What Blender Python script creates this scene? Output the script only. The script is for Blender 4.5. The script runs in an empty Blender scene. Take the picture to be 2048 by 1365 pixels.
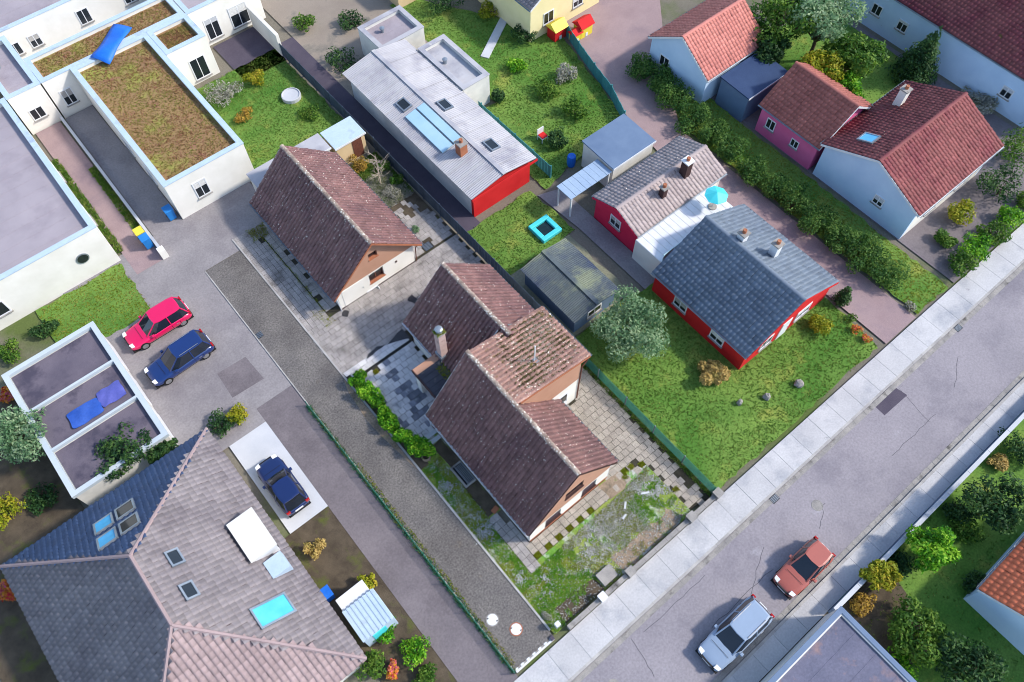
import bpy, bmesh, math, random
import numpy as np
from mathutils import Vector, Matrix
from mathutils.geometry import tessellate_polygon
random.seed(7); RNG = np.random.default_rng(7)
scene = bpy.context.scene
col = scene.collection

# ------------------------------------------------------------ camera
F, CX, CY = 1593.0, 1024.0, 682.5          # pixels of the 2048 x 1365 photograph
HC = 45.0                                   # drone height
_p, _r, _y = math.radians(61.1), math.radians(-0.35), math.radians(39.4)
_f = np.array([0, math.cos(_p), -math.sin(_p)]); _rt = np.array([1., 0, 0]); _dn = -np.cross(_rt, _f)
_M = np.array([[math.cos(_r), -math.sin(_r), 0], [math.sin(_r), math.cos(_r), 0], [0, 0, 1]]) @ np.array([_rt, _dn, _f])
_Z = np.array([[math.cos(_y), math.sin(_y), 0], [-math.sin(_y), math.cos(_y), 0], [0, 0, 1]])
AX = _M @ _Z.T                              # rows: right, down, forward in the plot's own axes
def _g0(x, y, z):
    d = AX.T @ np.array([(x-CX)/F, (y-CY)/F, 1.0]); t = (z-HC)/d[2]
    return d[:2]*t
_O = _g0(1058, 1082, 0)                     # origin: front left corner of the dwelling
def G(x, y, z=0.0):
    q = _g0(x, y, z) - _O
    return float(q[0]), float(q[1])
cam = bpy.data.cameras.new('camera'); cam_o = bpy.data.objects.new('camera', cam); col.objects.link(cam_o)
cam.sensor_width = 36; cam.lens = 36*F/2048; cam.clip_start = 1; cam.clip_end = 1500
m = Matrix(((AX[0][0], -AX[1][0], -AX[2][0], -_O[0]), (AX[0][1], -AX[1][1], -AX[2][1], -_O[1]),
            (AX[0][2], -AX[1][2], -AX[2][2], HC), (0, 0, 0, 1)))
cam_o.matrix_world = m
scene.camera = cam_o

# ------------------------------------------------------------ sky, sun, exposure
SUN_TO = Vector((0.65, -0.48, 0.69)).normalized()      # towards the sun
world = bpy.data.worlds.new('World'); scene.world = world; world.use_nodes = True
wn = world.node_tree; wn.nodes.clear()
sky = wn.nodes.new('ShaderNodeTexSky'); sky.sky_type = 'NISHITA'; sky.sun_disc = False
sky.sun_elevation = math.asin(SUN_TO.z); sky.sun_rotation = math.atan2(SUN_TO.x, SUN_TO.y)
bg = wn.nodes.new('ShaderNodeBackground'); bg.inputs[1].default_value = 0.15
wo = wn.nodes.new('ShaderNodeOutputWorld')
wn.links.new(sky.outputs[0], bg.inputs[0]); wn.links.new(bg.outputs[0], wo.inputs[0])
sl = bpy.data.lights.new('sun', 'SUN'); sl.energy = 2.3; sl.angle = math.radians(5); sl.color = (1.0, 0.92, 0.82)
so = bpy.data.objects.new('sun', sl); col.objects.link(so); so.location = (0, 0, 60)
so.rotation_euler = SUN_TO.to_track_quat('Z', 'Y').to_euler()
vs = scene.view_settings; vs.view_transform = 'Standard'; vs.look = 'None'; vs.gamma = 1; vs.exposure = 1.0
scene.cycles.filter_width = 1.0; scene.render.resolution_x = 1024; scene.render.resolution_y = 682

# ------------------------------------------------------------ materials
def C(r, g, b):
    f = lambda v: (v/255/12.92) if v/255 <= .04045 else ((v/255+.055)/1.055)**2.4
    return (f(r), f(g), f(b), 1)
MATS = {}
def mat(name, c1, c2=None, scale=1.0, rough=0.85, bump=0.15, bscale=30, island=0.0, objr=0.0, spots=None, spec=0.3,
        metal=0.0, coord='pos', fine=0.25, patches=None, coat=0.0):
    """Procedural surface: two tones mixed by noise, fine grain, optional per-piece variation, spots and patches."""
    if name in MATS: return MATS[name]
    mt = bpy.data.materials.new(name); mt.use_nodes = True; nt = mt.node_tree; nt.nodes.clear()
    N = nt.nodes.new; L = nt.links.new
    out = N('ShaderNodeOutputMaterial'); bs = N('ShaderNodeBsdfPrincipled'); L(bs.outputs[0], out.inputs[0])
    if coord == 'pos': vec = N('ShaderNodeNewGeometry').outputs['Position']
    else: vec = N('ShaderNodeTexCoord').outputs['Object']
    if c2 is None: c2 = tuple(min(1, v*1.18) for v in c1[:3])+(1,)
    def noise(s, d=3.0, r=.6):
        n = N('ShaderNodeTexNoise'); n.inputs['Scale'].default_value = s; n.inputs['Detail'].default_value = d
        n.inputs['Roughness'].default_value = r; L(vec, n.inputs['Vector']); return n.outputs['Fac']
    def ramp(src, a, b):
        mr = N('ShaderNodeMapRange'); mr.inputs['From Min'].default_value = a; mr.inputs['From Max'].default_value = b
        L(src, mr.inputs['Value']); return mr.outputs['Result']
    def mix(f, a, b, bt='MIX'):
        mx = N('ShaderNodeMix'); mx.data_type = 'RGBA'; mx.blend_type = bt
        if isinstance(f, (int, float)): mx.inputs[0].default_value = f
        else: L(f, mx.inputs[0])
        for s, i in ((a, 6), (b, 7)):
            if isinstance(s, tuple): mx.inputs[i].default_value = s
            else: L(s, mx.inputs[i])
        return mx.outputs[2]
    c = mix(ramp(noise(scale), .3, .7), c1, c2)
    if patches:
        for (pc, ps, lo, hi) in patches:
            c = mix(ramp(noise(ps, 5.0, .65), lo, hi), c, pc)
    if fine:
        v = ramp(noise(bscale, 2.0), .25, .75)
        cr = N('ShaderNodeMapRange'); cr.inputs['To Min'].default_value = 1-fine; cr.inputs['To Max'].default_value = 1+fine
        L(v, cr.inputs['Value'])
        hs = N('ShaderNodeHueSaturation'); L(cr.outputs[0], hs.inputs['Value']); L(c, hs.inputs['Color']); c = hs.outputs[0]
    for amt, src in ((island, 'isl'), (objr, 'obj')):
        if amt:
            if src == 'isl': rnd = N('ShaderNodeNewGeometry').outputs['Random Per Island']
            else: rnd = N('ShaderNodeObjectInfo').outputs['Random']
            cr = N('ShaderNodeMapRange'); cr.inputs['To Min'].default_value = 1-amt; cr.inputs['To Max'].default_value = 1+amt
            L(rnd, cr.inputs['Value'])
            hs = N('ShaderNodeHueSaturation'); L(cr.outputs[0], hs.inputs['Value']); L(c, hs.inputs['Color']); c = hs.outputs[0]
    if spots:
        for (sc_, ss, rad, mlo, mhi) in spots:
            vo = N('ShaderNodeTexVoronoi'); vo.inputs['Scale'].default_value = ss; L(vec, vo.inputs['Vector'])
            nm = ramp(noise(ss*.31, 2.0), mlo, mhi)
            mu = N('ShaderNodeMath'); mu.operation = 'MULTIPLY'; L(nm, mu.inputs[0]); mu.inputs[1].default_value = rad
            lt = N('ShaderNodeMath'); lt.operation = 'LESS_THAN'; L(vo.outputs['Distance'], lt.inputs[0]); L(mu.outputs[0], lt.inputs[1])
            c = mix(lt.outputs[0], c, sc_)
    L(c, bs.inputs['Base Color'])
    bs.inputs['Roughness'].default_value = rough; bs.inputs['Metallic'].default_value = metal
    bs.inputs['Specular IOR Level'].default_value = spec
    if coat: bs.inputs['Coat Weight'].default_value = coat; bs.inputs['Coat Roughness'].default_value = .08
    if bump:
        b = N('ShaderNodeBump'); b.inputs['Strength'].default_value = bump; b.inputs['Distance'].default_value = .02
        L(noise(bscale, 3.0), b.inputs['Height']); L(b.outputs[0], bs.inputs['Normal'])
    MATS[name] = mt; return mt
def leafmat(name, c1, c2, c3=None, trans=0.25):
    if name in MATS: return MATS[name]
    mt = bpy.data.materials.new(name); mt.use_nodes = True; nt = mt.node_tree; nt.nodes.clear()
    N = nt.nodes.new; L = nt.links.new
    out = N('ShaderNodeOutputMaterial'); bs = N('ShaderNodeBsdfPrincipled'); tr = N('ShaderNodeBsdfTranslucent'); ms = N('ShaderNodeMixShader')
    ms.inputs[0].default_value = trans
    ge = N('ShaderNodeNewGeometry'); cr = N('ShaderNodeValToRGB')
    cr.color_ramp.elements[0].color = c1; cr.color_ramp.elements[1].color = c2
    if c3: e = cr.color_ramp.elements.new(.85); e.color = c3; cr.color_ramp.elements[1].position = .6; cr.color_ramp.elements[1].color = c2; cr.color_ramp.elements[-1].color = c3
    nz = N('ShaderNodeTexNoise'); nz.inputs['Scale'].default_value = 1.1; nz.inputs['Detail'].default_value = 2; L(ge.outputs['Position'], nz.inputs['Vector'])
    mr = N('ShaderNodeMapRange'); mr.inputs['From Min'].default_value = .35; mr.inputs['From Max'].default_value = .65; mr.inputs['To Min'].default_value = -.35; mr.inputs['To Max'].default_value = .35; L(nz.outputs['Fac'], mr.inputs['Value'])
    ad = N('ShaderNodeMath'); ad.operation = 'ADD'; ad.use_clamp = True; L(ge.outputs['Random Per Island'], ad.inputs[0]); L(mr.outputs[0], ad.inputs[1]); L(ad.outputs[0], cr.inputs[0]); L(cr.outputs[0], bs.inputs['Base Color']); L(cr.outputs[0], tr.inputs[0])
    bs.inputs['Roughness'].default_value = .6; bs.inputs['Specular IOR Level'].default_value = .25
    L(bs.outputs[0], ms.inputs[1]); L(tr.outputs[0], ms.inputs[2]); L(ms.outputs[0], out.inputs[0])
    MATS[name] = mt; return mt
def glass(name, c=(.012, .016, .02, 1), rough=.06):
    if name in MATS: return MATS[name]
    mt = bpy.data.materials.new(name); mt.use_nodes = True; b = mt.node_tree.nodes['Principled BSDF']
    n = mt.node_tree.nodes.new('ShaderNodeTexNoise'); n.inputs['Scale'].default_value = 1.5
    mx = mt.node_tree.nodes.new('ShaderNodeMix'); mx.data_type = 'RGBA'; mx.inputs[6].default_value = c; mx.inputs[7].default_value = tuple(min(1, v*1.6) for v in c[:3])+(1,)
    mt.node_tree.links.new(n.outputs[0], mx.inputs[0]); mt.node_tree.links.new(mx.outputs[2], b.inputs['Base Color'])
    b.inputs['Roughness'].default_value = rough; b.inputs['Specular IOR Level'].default_value = .6
    MATS[name] = mt; return mt

lichen = [(C(205, 198, 192), 4.6, .2, .3, .6), (C(190, 180, 178), 8, .2, .42, .7)]
TILE = mat('clay_tile_plum', C(106, 78, 80), C(126, 94, 92), .5, .6, .25, 14, island=.2, spots=lichen, spec=.45,
           patches=[(C(92, 78, 48), 2.1, .68, .76), (C(92, 66, 72), .35, .5, .75)])
TILE_W = mat('clay_tile_weathered', C(122, 94, 88), C(144, 114, 105), .6, .75, .3, 14, island=.22,
             spots=[(C(200, 195, 185), 6, .33, .35, .7), (C(190, 186, 178), 13, .3, .4, .75)],
             patches=[(C(74, 66, 26), 1.5, .57, .66)])
RIDGE = mat('ridge_mortar_tile', C(128, 108, 100), C(158, 146, 134), 3.5, .9, .5, 12, objr=.25, fine=.35, spots=[(C(206, 202, 192), 7, .42, .25, .6)])
TAN = mat('tan_render', C(168, 128, 106), C(178, 138, 116), .8, .9, .1, 60, fine=.06)
WHITE = mat('white_render', C(214, 212, 204), C(226, 224, 218), .7, .9, .08, 70, fine=.04)
WHITE_D = mat('aged_white_render', C(190, 190, 186), C(214, 212, 206), .9, .9, .1, 50, fine=.06, patches=[(C(150, 150, 146), .9, .62, .8)])
PLINTH = mat('clay_plinth', C(150, 92, 66), C(166, 108, 80), 1.5, .9, .2, 40)
TRIM = mat('white_painted_trim', C(205, 208, 212), C(220, 222, 224), 2, .5, .03, 40, fine=.03)
ZINC = mat('zinc_sheet', C(128, 138, 148), C(158, 166, 174), 1.2, .42, .05, 30, metal=.6, fine=.06)
DARKT = mat('dark_brown_trim', C(52, 34, 34), C(68, 46, 44), 2, .6, .05, 40)
GLASS = glass('window_glass')
GLASSB = glass('sky_blue_glazing', C(70, 150, 190), .12)
CURT = mat('net_curtain', C(190, 190, 188), C(215, 215, 212), 8, .9, .1, 50)
WOODW = mat('stained_window_frame', C(92, 54, 44), C(112, 70, 56), 6, .6, .1, 50)
SLAB = mat('aggregate_paving_slab', C(138, 134, 132), C(164, 158, 154), 1.2, .9, .5, 13, objr=.1, fine=.3,
           patches=[(C(92, 88, 86), .55, .52, .72), (C(98, 96, 66), 1.3, .66, .78)])
SLAB_R = mat('warm_aggregate_slab', C(146, 138, 128), C(168, 160, 148), 1.4, .9, .5, 13, objr=.08, fine=.3,
             patches=[(C(118, 112, 104), .7, .55, .75)])
SLAB_T = mat('pale_terrace_slab', C(186, 184, 186), C(204, 202, 202), 1.2, .7, .25, 13, objr=.08, fine=.12,
             patches=[(C(140, 142, 150), .8, .55, .7)])
SLAB_TD = mat('damp_terrace_slab', C(92, 96, 108), C(128, 130, 140), 2.2, .5, .25, 13, objr=.25, fine=.2, patches=[(C(170, 170, 174), 1.8, .56, .68)])
JOINT = mat('mossy_joint_soil', C(48, 46, 38), C(70, 66, 54), 3, 1, .5, 40, patches=[(C(70, 82, 30), .8, .6, .75)])
COBBLE = mat('interlocking_cobble_drive', C(96, 93, 92), C(116, 112, 108), .45, .9, .8, 9, fine=.42,
             patches=[(C(84, 80, 78), .25, .45, .75), (C(100, 88, 72), .7, .62, .8)])
ASPH = mat('pale_grey_asphalt', C(128, 124, 126), C(146, 142, 143), .25, .92, .35, 8, fine=.14, patches=[(C(112, 107, 112), .12, .5, .7)])
ASPH_L = mat('lane_asphalt', C(104, 98, 102), C(120, 113, 116), .3, .92, .35, 8, fine=.14, patches=[(C(94, 88, 92), .2, .5, .7)])
ROADM = mat('street_asphalt', C(130, 126, 132), C(146, 141, 146), .2, .9, .35, 8, fine=.14, patches=[(C(118, 114, 122), .15, .52, .68), (C(156, 154, 160), .4, .66, .75)])
PATCHM = mat('fresh_asphalt_patch', C(70, 64, 78), C(80, 74, 86), 1, .85, .4, 30)
WALKM = mat('pale_concrete_pavement', C(176, 180, 186), C(194, 196, 200), .4, .9, .2, 35, fine=.08, patches=[(C(160, 164, 170), .3, .55, .7)])
KERB = mat('grey_kerb_stone', C(150, 148, 146), C(172, 170, 166), 1.5, .9, .3, 40, objr=.1)
CONC = mat('weathered_concrete', C(128, 126, 124), C(158, 154, 148), 1.3, .9, .3, 40, patches=[(C(86, 84, 80), 1.1, .55, .7)])
SAND = mat('sandy_soil', C(150, 132, 112), C(132, 116, 100), 1, .95, .5, 9, fine=.3, patches=[(C(98, 90, 76), 1.2, .5, .66), (C(112, 120, 74), 1.7, .6, .7)])
SOIL = mat('dark_garden_soil', C(66, 58, 48), C(92, 82, 68), 1.2, 1, .6, 25, fine=.3, patches=[(C(82, 88, 40), .8, .55, .7)])
GROUND = mat('rough_ground', C(104, 100, 90), C(122, 116, 104), .15, 1, .5, 12, fine=.2, patches=[(C(84, 98, 52), .08, .5, .62)])
LAWN = mat('lawn_turf', C(90, 122, 52), C(108, 136, 60), .35, 1, .5, 9, fine=.3, patches=[(C(70, 112, 40), .14, .45, .65), (C(136, 142, 66), .33, .55, .7), (C(150, 138, 92), .6, .68, .76)])
GARDEN = mat('weedy_front_garden_turf', C(110, 136, 52), C(132, 142, 72), .6, 1, .5, 9, fine=.35,
             patches=[(C(82, 136, 46), .4, .5, .62), (C(146, 134, 108), .7, .57, .68), (C(172, 172, 166), .8, .52, .62)])
MAUVE = mat('mauve_block_paving', C(140, 120, 122), C(156, 136, 136), .4, .9, .4, 26, fine=.2, patches=[(C(120, 104, 112), .2, .5, .7)])
MOSS = leafmat('moss_green', C(112, 130, 24), C(144, 152, 34), C(120, 112, 40), .3)
GRASSL = leafmat('grass_blades', C(82, 120, 46), C(106, 140, 54), C(146, 154, 82), .45)
GRASSY = leafmat('yellowish_grass_blades', C(116, 136, 36), C(140, 150, 48), C(160, 152, 84), .45)
GRASSD = leafmat('dry_pale_weeds', C(150, 150, 138), C(180, 178, 168), C(126, 130, 92), .4)
STONEM = mat('pale_gravel', C(140, 142, 138), C(176, 178, 176), 3, .9, .2, 40, island=.3)
LEAF_B = leafmat('bright_laurel_leaves', C(44, 104, 14), C(92, 160, 24), C(146, 190, 50), .3)
LEAF_M = leafmat('mid_green_leaves', C(48, 90, 28), C(84, 124, 42), C(120, 150, 58), .4)
LEAF_D = leafmat('dark_evergreen_leaves', C(28, 60, 32), C(52, 88, 44), C(84, 116, 58), .3)
LEAF_S = leafmat('silvery_green_leaves', C(88, 128, 88), C(132, 164, 122), C(170, 190, 150), .5)
LEAF_Y = leafmat('yellow_green_leaves', C(110, 126, 24), C(150, 156, 34), C(176, 160, 50), .3)
LEAF_O = leafmat('ochre_leaves', C(160, 128, 48), C(188, 156, 66), C(140, 112, 60), .3)
LEAF_P = leafmat('straw_coloured_plumes', C(168, 142, 82), C(196, 170, 104), C(150, 136, 70), .3)
LEAF_R = leafmat('flower_petals', C(196, 40, 60), C(220, 170, 40), C(210, 90, 130), .3)
BARK = mat('tree_bark', C(86, 72, 60), C(108, 94, 80), 4, .95, .5, 30)
TWIG = mat('pale_twigs', C(160, 148, 132), C(186, 174, 156), 4, .95, .3, 30)
GREENM = mat('green_coated_steel', C(38, 96, 84), C(52, 116, 98), 3, .5, .05, 30)
BLACKM = mat('bituminous_sheet', C(44, 46, 56), C(62, 64, 74), 1.2, .55, .2, 40, patches=[(C(110, 106, 100), 1.5, .62, .72)])
RUB = mat('black_rubber', C(24, 24, 26), C(32, 32, 34), 5, .8, .1, 40, coord='obj')
PLASTIC = mat('black_plastic_trim', C(30, 30, 32), C(38, 38, 40), 5, .6, .05, 40, coord='obj')
ALLOY = mat('alloy_rim', C(150, 152, 156), C(176, 178, 180), 5, .35, .05, 40, metal=.7, coord='obj')
LAMPG = mat('clear_lamp_lens', C(210, 215, 220), C(230, 232, 235), 5, .15, 0, 40, coord='obj')
LAMPR = mat('red_lamp_lens', C(150, 20, 24), C(170, 30, 30), 5, .2, 0, 40, coord='obj')

# ------------------------------------------------------------ mesh helpers
OFF = {}
class MB:
    def __init__(s): s.v = []; s.f = []
    def add(s, vs, fs):
        b = len(s.v); s.v += [tuple(p) for p in vs]; s.f += [tuple(b+i for i in f) for f in fs]; return s
    def box(s, x0, x1, y0, y1, z0, z1):
        return s.add([(x0,y0,z0),(x1,y0,z0),(x1,y1,z0),(x0,y1,z0),(x0,y0,z1),(x1,y0,z1),(x1,y1,z1),(x0,y1,z1)],
                     [(0,3,2,1),(4,5,6,7),(0,1,5,4),(1,2,6,5),(2,3,7,6),(3,0,4,7)])
    def rbox(s, cx, cy, z0, z1, lx, ly, a, taper=1.0):
        ca, sa = math.cos(a), math.sin(a); o = []
        for z, t in ((z0, 1), (z1, taper)):
            for sx, sy in ((-1,-1),(1,-1),(1,1),(-1,1)):
                x, y = sx*lx/2*t, sy*ly/2*t; o.append((cx+x*ca-y*sa, cy+x*sa+y*ca, z))
        return s.add(o, [(0,3,2,1),(4,5,6,7),(0,1,5,4),(1,2,6,5),(2,3,7,6),(3,0,4,7)])
    def prism(s, pts, z0, z1):
        n = len(pts)
        return s.add([(x,y,z0) for x,y in pts]+[(x,y,z1) for x,y in pts],
                     [tuple(range(n-1,-1,-1)), tuple(range(n,2*n))]+[(i,(i+1)%n,n+(i+1)%n,n+i) for i in range(n)])
    def extrude(s, pts3, d):
        n = len(pts3); d = Vector(d)
        return s.add([tuple(p) for p in pts3]+[tuple(Vector(p)+d) for p in pts3],
                     [tuple(range(n-1,-1,-1)), tuple(range(n,2*n))]+[(i,(i+1)%n,n+(i+1)%n,n+i) for i in range(n)])
    def tube(s, pts, rads, k=6, cap=True):
        pts = [Vector(p) for p in pts]
        if not isinstance(rads, (list, tuple)): rads = [rads]*len(pts)
        rings = []
        for i, p in enumerate(pts):
            t = (pts[min(i+1, len(pts)-1)]-pts[max(i-1, 0)]).normalized()
            a = t.orthogonal().normalized() if i == 0 else (pa - t*pa.dot(t)).normalized()
            pa = a; b = t.cross(a)
            rings.append([tuple(p+(a*math.cos(2*math.pi*j/k)+b*math.sin(2*math.pi*j/k))*rads[i]) for j in range(k)])
        vs_ = [q for r in rings for q in r]; fs = []
        for i in range(len(pts)-1):
            for j in range(k): fs.append((i*k+j, i*k+(j+1)%k, (i+1)*k+(j+1)%k, (i+1)*k+j))
        if cap: fs += [tuple(range(k-1,-1,-1)), tuple((len(pts)-1)*k+j for j in range(k))]
        return s.add(vs_, fs)
    def lathe(s, cx, cy, prof, k=16):
        vs_ = [(cx+r*math.cos(2*math.pi*j/k), cy+r*math.sin(2*math.pi*j/k), z) for r, z in prof for j in range(k)]
        fs = [(i*k+j, i*k+(j+1)%k, (i+1)*k+(j+1)%k, (i+1)*k+j) for i in range(len(prof)-1) for j in range(k)]
        fs += [tuple(range(k-1,-1,-1)), tuple((len(prof)-1)*k+j for j in range(k))]
        return s.add(vs_, fs)
    def build(s, name, mt, parent=None, smooth=False, bevel=0):
        off = OFF.get(parent.name, Vector()) if parent else Vector()
        me = bpy.data.meshes.new(name)
        me.from_pydata([(x-off.x, y-off.y, z-off.z) for x, y, z in s.v], [], s.f); me.update()
        if smooth: me.polygons.foreach_set('use_smooth', [True]*len(me.polygons))
        me.materials.append(mt)
        o = bpy.data.objects.new(name, me); col.objects.link(o); o.parent = parent; OFF[o.name] = off
        if bevel:
            b = o.modifiers.new('b', 'BEVEL'); b.width = bevel; b.segments = 2; b.limit_method = 'ANGLE'
        return o
def np_mesh(name, V, Fc, mt, parent=None, off=None):
    """V (n,3), Fc (m,k) numpy arrays to one mesh object."""
    o3 = OFF.get(parent.name, Vector()) if parent else (off or Vector())
    V = np.asarray(V, np.float32) - np.array(o3, np.float32)
    me = bpy.data.meshes.new(name); k = Fc.shape[1]
    me.vertices.add(len(V)); me.vertices.foreach_set('co', V.ravel())
    me.loops.add(Fc.size); me.loops.foreach_set('vertex_index', Fc.ravel().astype(np.int32))
    me.polygons.add(len(Fc)); me.polygons.foreach_set('loop_start', np.arange(0, Fc.size, k, dtype=np.int32))
    me.update(calc_edges=True); me.materials.append(mt)
    o = bpy.data.objects.new(name, me); col.objects.link(o); o.parent = parent; OFF[o.name] = Vector(o3)
    if not parent and off: o.location = off
    return o
def thing(name, label, cat, loc, group=None):
    o = bpy.data.objects.new(name, None); col.objects.link(o); o.empty_display_size = .3
    o.location = loc; o['label'] = label; o['category'] = cat
    if group: o['group'] = group
    OFF[o.name] = Vector(loc); return o
def tag(o, label, cat, group=None):
    o['label'] = label; o['category'] = cat
    if group: o['group'] = group
    return o
def struct(o, kind='structure'): o['kind'] = kind; return o
def sheet(name, pts, z, mt):
    n = len(pts); mb = MB().add([(x, y, z) for x, y in pts], [tuple(range(n))]); return struct(mb.build(name, mt))
def R4(x0, x1, y0, y1): return [(x0,y0),(x1,y0),(x1,y1),(x0,y1)]
def jag(pts, amp=.12, step=.6):
    out = []
    for i, (x, y) in enumerate(pts):
        x2, y2 = pts[(i+1) % len(pts)]; n = max(1, int(math.hypot(x2-x, y2-y)/step))
        for k in range(n):
            t = k/n; out.append((x+(x2-x)*t+random.uniform(-amp, amp), y+(y2-y)*t+random.uniform(-amp, amp)))
    return out
def inside(px, py, poly):
    """vectorised point in polygon"""
    r = np.zeros(len(px), bool); n = len(poly)
    for i in range(n):
        x1, y1 = poly[i]; x2, y2 = poly[(i+1) % n]
        c = ((y1 > py) != (y2 > py)) & (px < (x2-x1)*(py-y1)/((y2-y1) if y2 != y1 else 1e-9)+x1); r ^= c
    return r
def scatter(poly, n):
    a = np.array(poly); lo, hi = a.min(0), a.max(0); p = lo + RNG.random((n, 2))*(hi-lo)
    return p[inside(p[:, 0], p[:, 1], poly)]
def vnoise(p, s, seed=0):
    """cheap value noise in 2D, 0..1"""
    q = p*s + seed*17.3; i = np.floor(q).astype(int); f = q-i; f = f*f*(3-2*f)
    h = lambda a, b: np.modf(np.abs(np.sin(a*127.1+b*311.7+seed)*43758.5453))[0]
    a, b = i[:, 0], i[:, 1]
    return (h(a,b)*(1-f[:,0])+h(a+1,b)*f[:,0])*(1-f[:,1])+(h(a,b+1)*(1-f[:,0])+h(a+1,b+1)*f[:,0])*f[:,1]
def tufts(name, p, mt, h=.07, w=.03, z=0.0, blades=3, parent=None, lean=.6):
    n = len(p)*blades; P3 = np.repeat(p, blades, 0) + RNG.normal(0, .02, (n, 2))
    a = RNG.random(n)*2*np.pi; hh = h*(.5+RNG.random(n)); ww = w*(.6+.8*RNG.random(n))
    dx, dy = np.cos(a), np.sin(a); la = RNG.random(n)*2*np.pi; ln = lean*hh*(.4+RNG.random(n))*1.8
    zz = np.full(n, z)
    v0 = np.stack([P3[:,0]-dx*ww, P3[:,1]-dy*ww, zz], 1); v1 = np.stack([P3[:,0]+dx*ww, P3[:,1]+dy*ww, zz], 1)
    v2 = np.stack([P3[:,0]+np.cos(la)*ln, P3[:,1]+np.sin(la)*ln, zz+hh], 1)
    V = np.stack([v0, v1, v2], 1).reshape(-1, 3); Fc = np.arange(n*3).reshape(-1, 3)
    return np_mesh(name, V, Fc, mt, parent)
def stones(name, p, mt, r=.03, z=0.0, parent=None):
    n = len(p); rr = r*(.5+RNG.random(n)); base = np.array([(1,0,0),(0,1,0),(-1,0,0),(0,-1,0),(0,0,.8),(0,0,-.4)])
    an = RNG.random(n)*6.3; c, s = np.cos(an)[:,None], np.sin(an)[:,None]
    B = base[None]*rr[:,None,None]*(1+.4*RNG.random((n,6,1)))
    X = B[:,:,0]*c-B[:,:,1]*s+p[:,0:1]; Y = B[:,:,0]*s+B[:,:,1]*c+p[:,1:2]; Zz = B[:,:,2]+z+rr[:,None]*.2
    V = np.stack([X,Y,Zz],2).reshape(-1,3)
    f = np.array([(0,1,4),(1,2,4),(2,3,4),(3,0,4),(1,0,5),(2,1,5),(3,2,5),(0,3,5)])
    Fc = (f[None]+np.arange(n)[:,None,None]*6).reshape(-1,3)
    return np_mesh(name, V, Fc, mt, parent)
def leaf_cloud(name, lobes, n, size, mt, parent, shell=.55, zmin=.02):
    """leaf-sized folded quads through the volume of several uneven lobes (cx,cy,cz,rx,ry,rz)"""
    lob = np.array(lobes, float); vol = (lob[:,3]*lob[:,4]*lob[:,5])**.75; pr = vol/vol.sum()
    k = RNG.choice(len(lob), n, p=pr); d = RNG.normal(size=(n,3)); d /= np.linalg.norm(d, axis=1)[:,None]
    rad = (shell+(1-shell)*RNG.random(n)**.7)*(1+.22*(vnoise(d[:,:2]*2+k[:,None]*3.1, 2.2, 3)-.5)*2)
    P3 = lob[k,:3]+d*lob[k,3:]*rad[:,None]; P3[:,2] = np.maximum(P3[:,2], zmin+RNG.random(n)*.1)
    nn = d*.7+RNG.normal(size=(n,3))*.6+np.array([0,0,.45]); nn /= np.linalg.norm(nn, axis=1)[:,None]
    t = np.cross(nn, RNG.normal(size=(n,3))); t /= np.linalg.norm(t, axis=1)[:,None]; b = np.cross(nn, t)
    s = (size*(.6+.8*RNG.random(n)))[:,None]
    V = np.stack([P3-t*s, P3+b*s*.45+nn*s*.12, P3+t*s, P3-b*s*.45+nn*s*.12], 1).reshape(-1,3)
    return np_mesh(name, V, np.arange(n*4).reshape(-1,4), mt, parent)
def bush(name, label, cat, x, y, r, h, mt, n=900, size=.09, group=None, lobes=8):
    t = thing(name, label, cat, (x, y, 0), group)
    L = [(x, y, h*.45, r*.62, r*.62, h*.45)]
    for k in range(lobes):
        a = random.random()*6.3; q = r*random.uniform(.3, .8); rr = r*random.uniform(.22, .55)
        L.append((x+math.cos(a)*q, y+math.sin(a)*q, h*random.uniform(.4, .75), rr, rr, h*random.uniform(.25, .4)))
    leaf_cloud('foliage', L, n, size, mt, t)
    mb = MB()
    for k in range(4):
        a = k*1.6+random.random(); mb.tube([(x, y, 0), (x+math.cos(a)*r*.2, y+math.sin(a)*r*.2, h*.35), (x+math.cos(a)*r*.5, y+math.sin(a)*r*.5, h*.7)], [.035, .025, .01], 5)
    mb.build('stem', BARK, t); return t
def tree(name, label, x, y, h, r, mt, n=3500, size=.16, group=None, trunk_h=None, lobes=14, cone=False):
    t = thing(name, label, 'tree', (x, y, 0), group); th = trunk_h or h*.45
    mb = MB(); mb.tube([(x, y, 0), (x+.05, y, th*.5), (x-.04, y+.05, th), (x, y, h*.85)], [.06+h*.022, .05+h*.017, .04+h*.012, .02], 8)
    L = []
    if cone:
        for k in range(9):
            f = k/8; L.append((x+random.uniform(-.1, .1), y+random.uniform(-.1, .1), h*(.12+.8*f), r*(1-.88*f), r*(1-.88*f), h*.13))
    else:
        L.append((x, y, h*.66, r*.5, r*.5, h*.26))
        for k in range(lobes):
            a = 2*math.pi*k/lobes+random.uniform(-.3, .3); q = r*random.uniform(.35, .85); rr = r*random.uniform(.2, .46)
            z = h*random.uniform(.45, .85); cx, cy = x+math.cos(a)*q, y+math.sin(a)*q
            L.append((cx, cy, z, rr, rr, rr*random.uniform(.7, 1)))
            mb.tube([(x, y, th*.7), ((x+cx)/2, (y+cy)/2, (th*.8+z)/2), (cx, cy, z)], [.03+h*.008, .03+h*.004, .012], 5)
    mb.build('trunk', BARK, t, True); leaf_cloud('crown', L, n, size, mt, t, .5); return t
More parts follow.
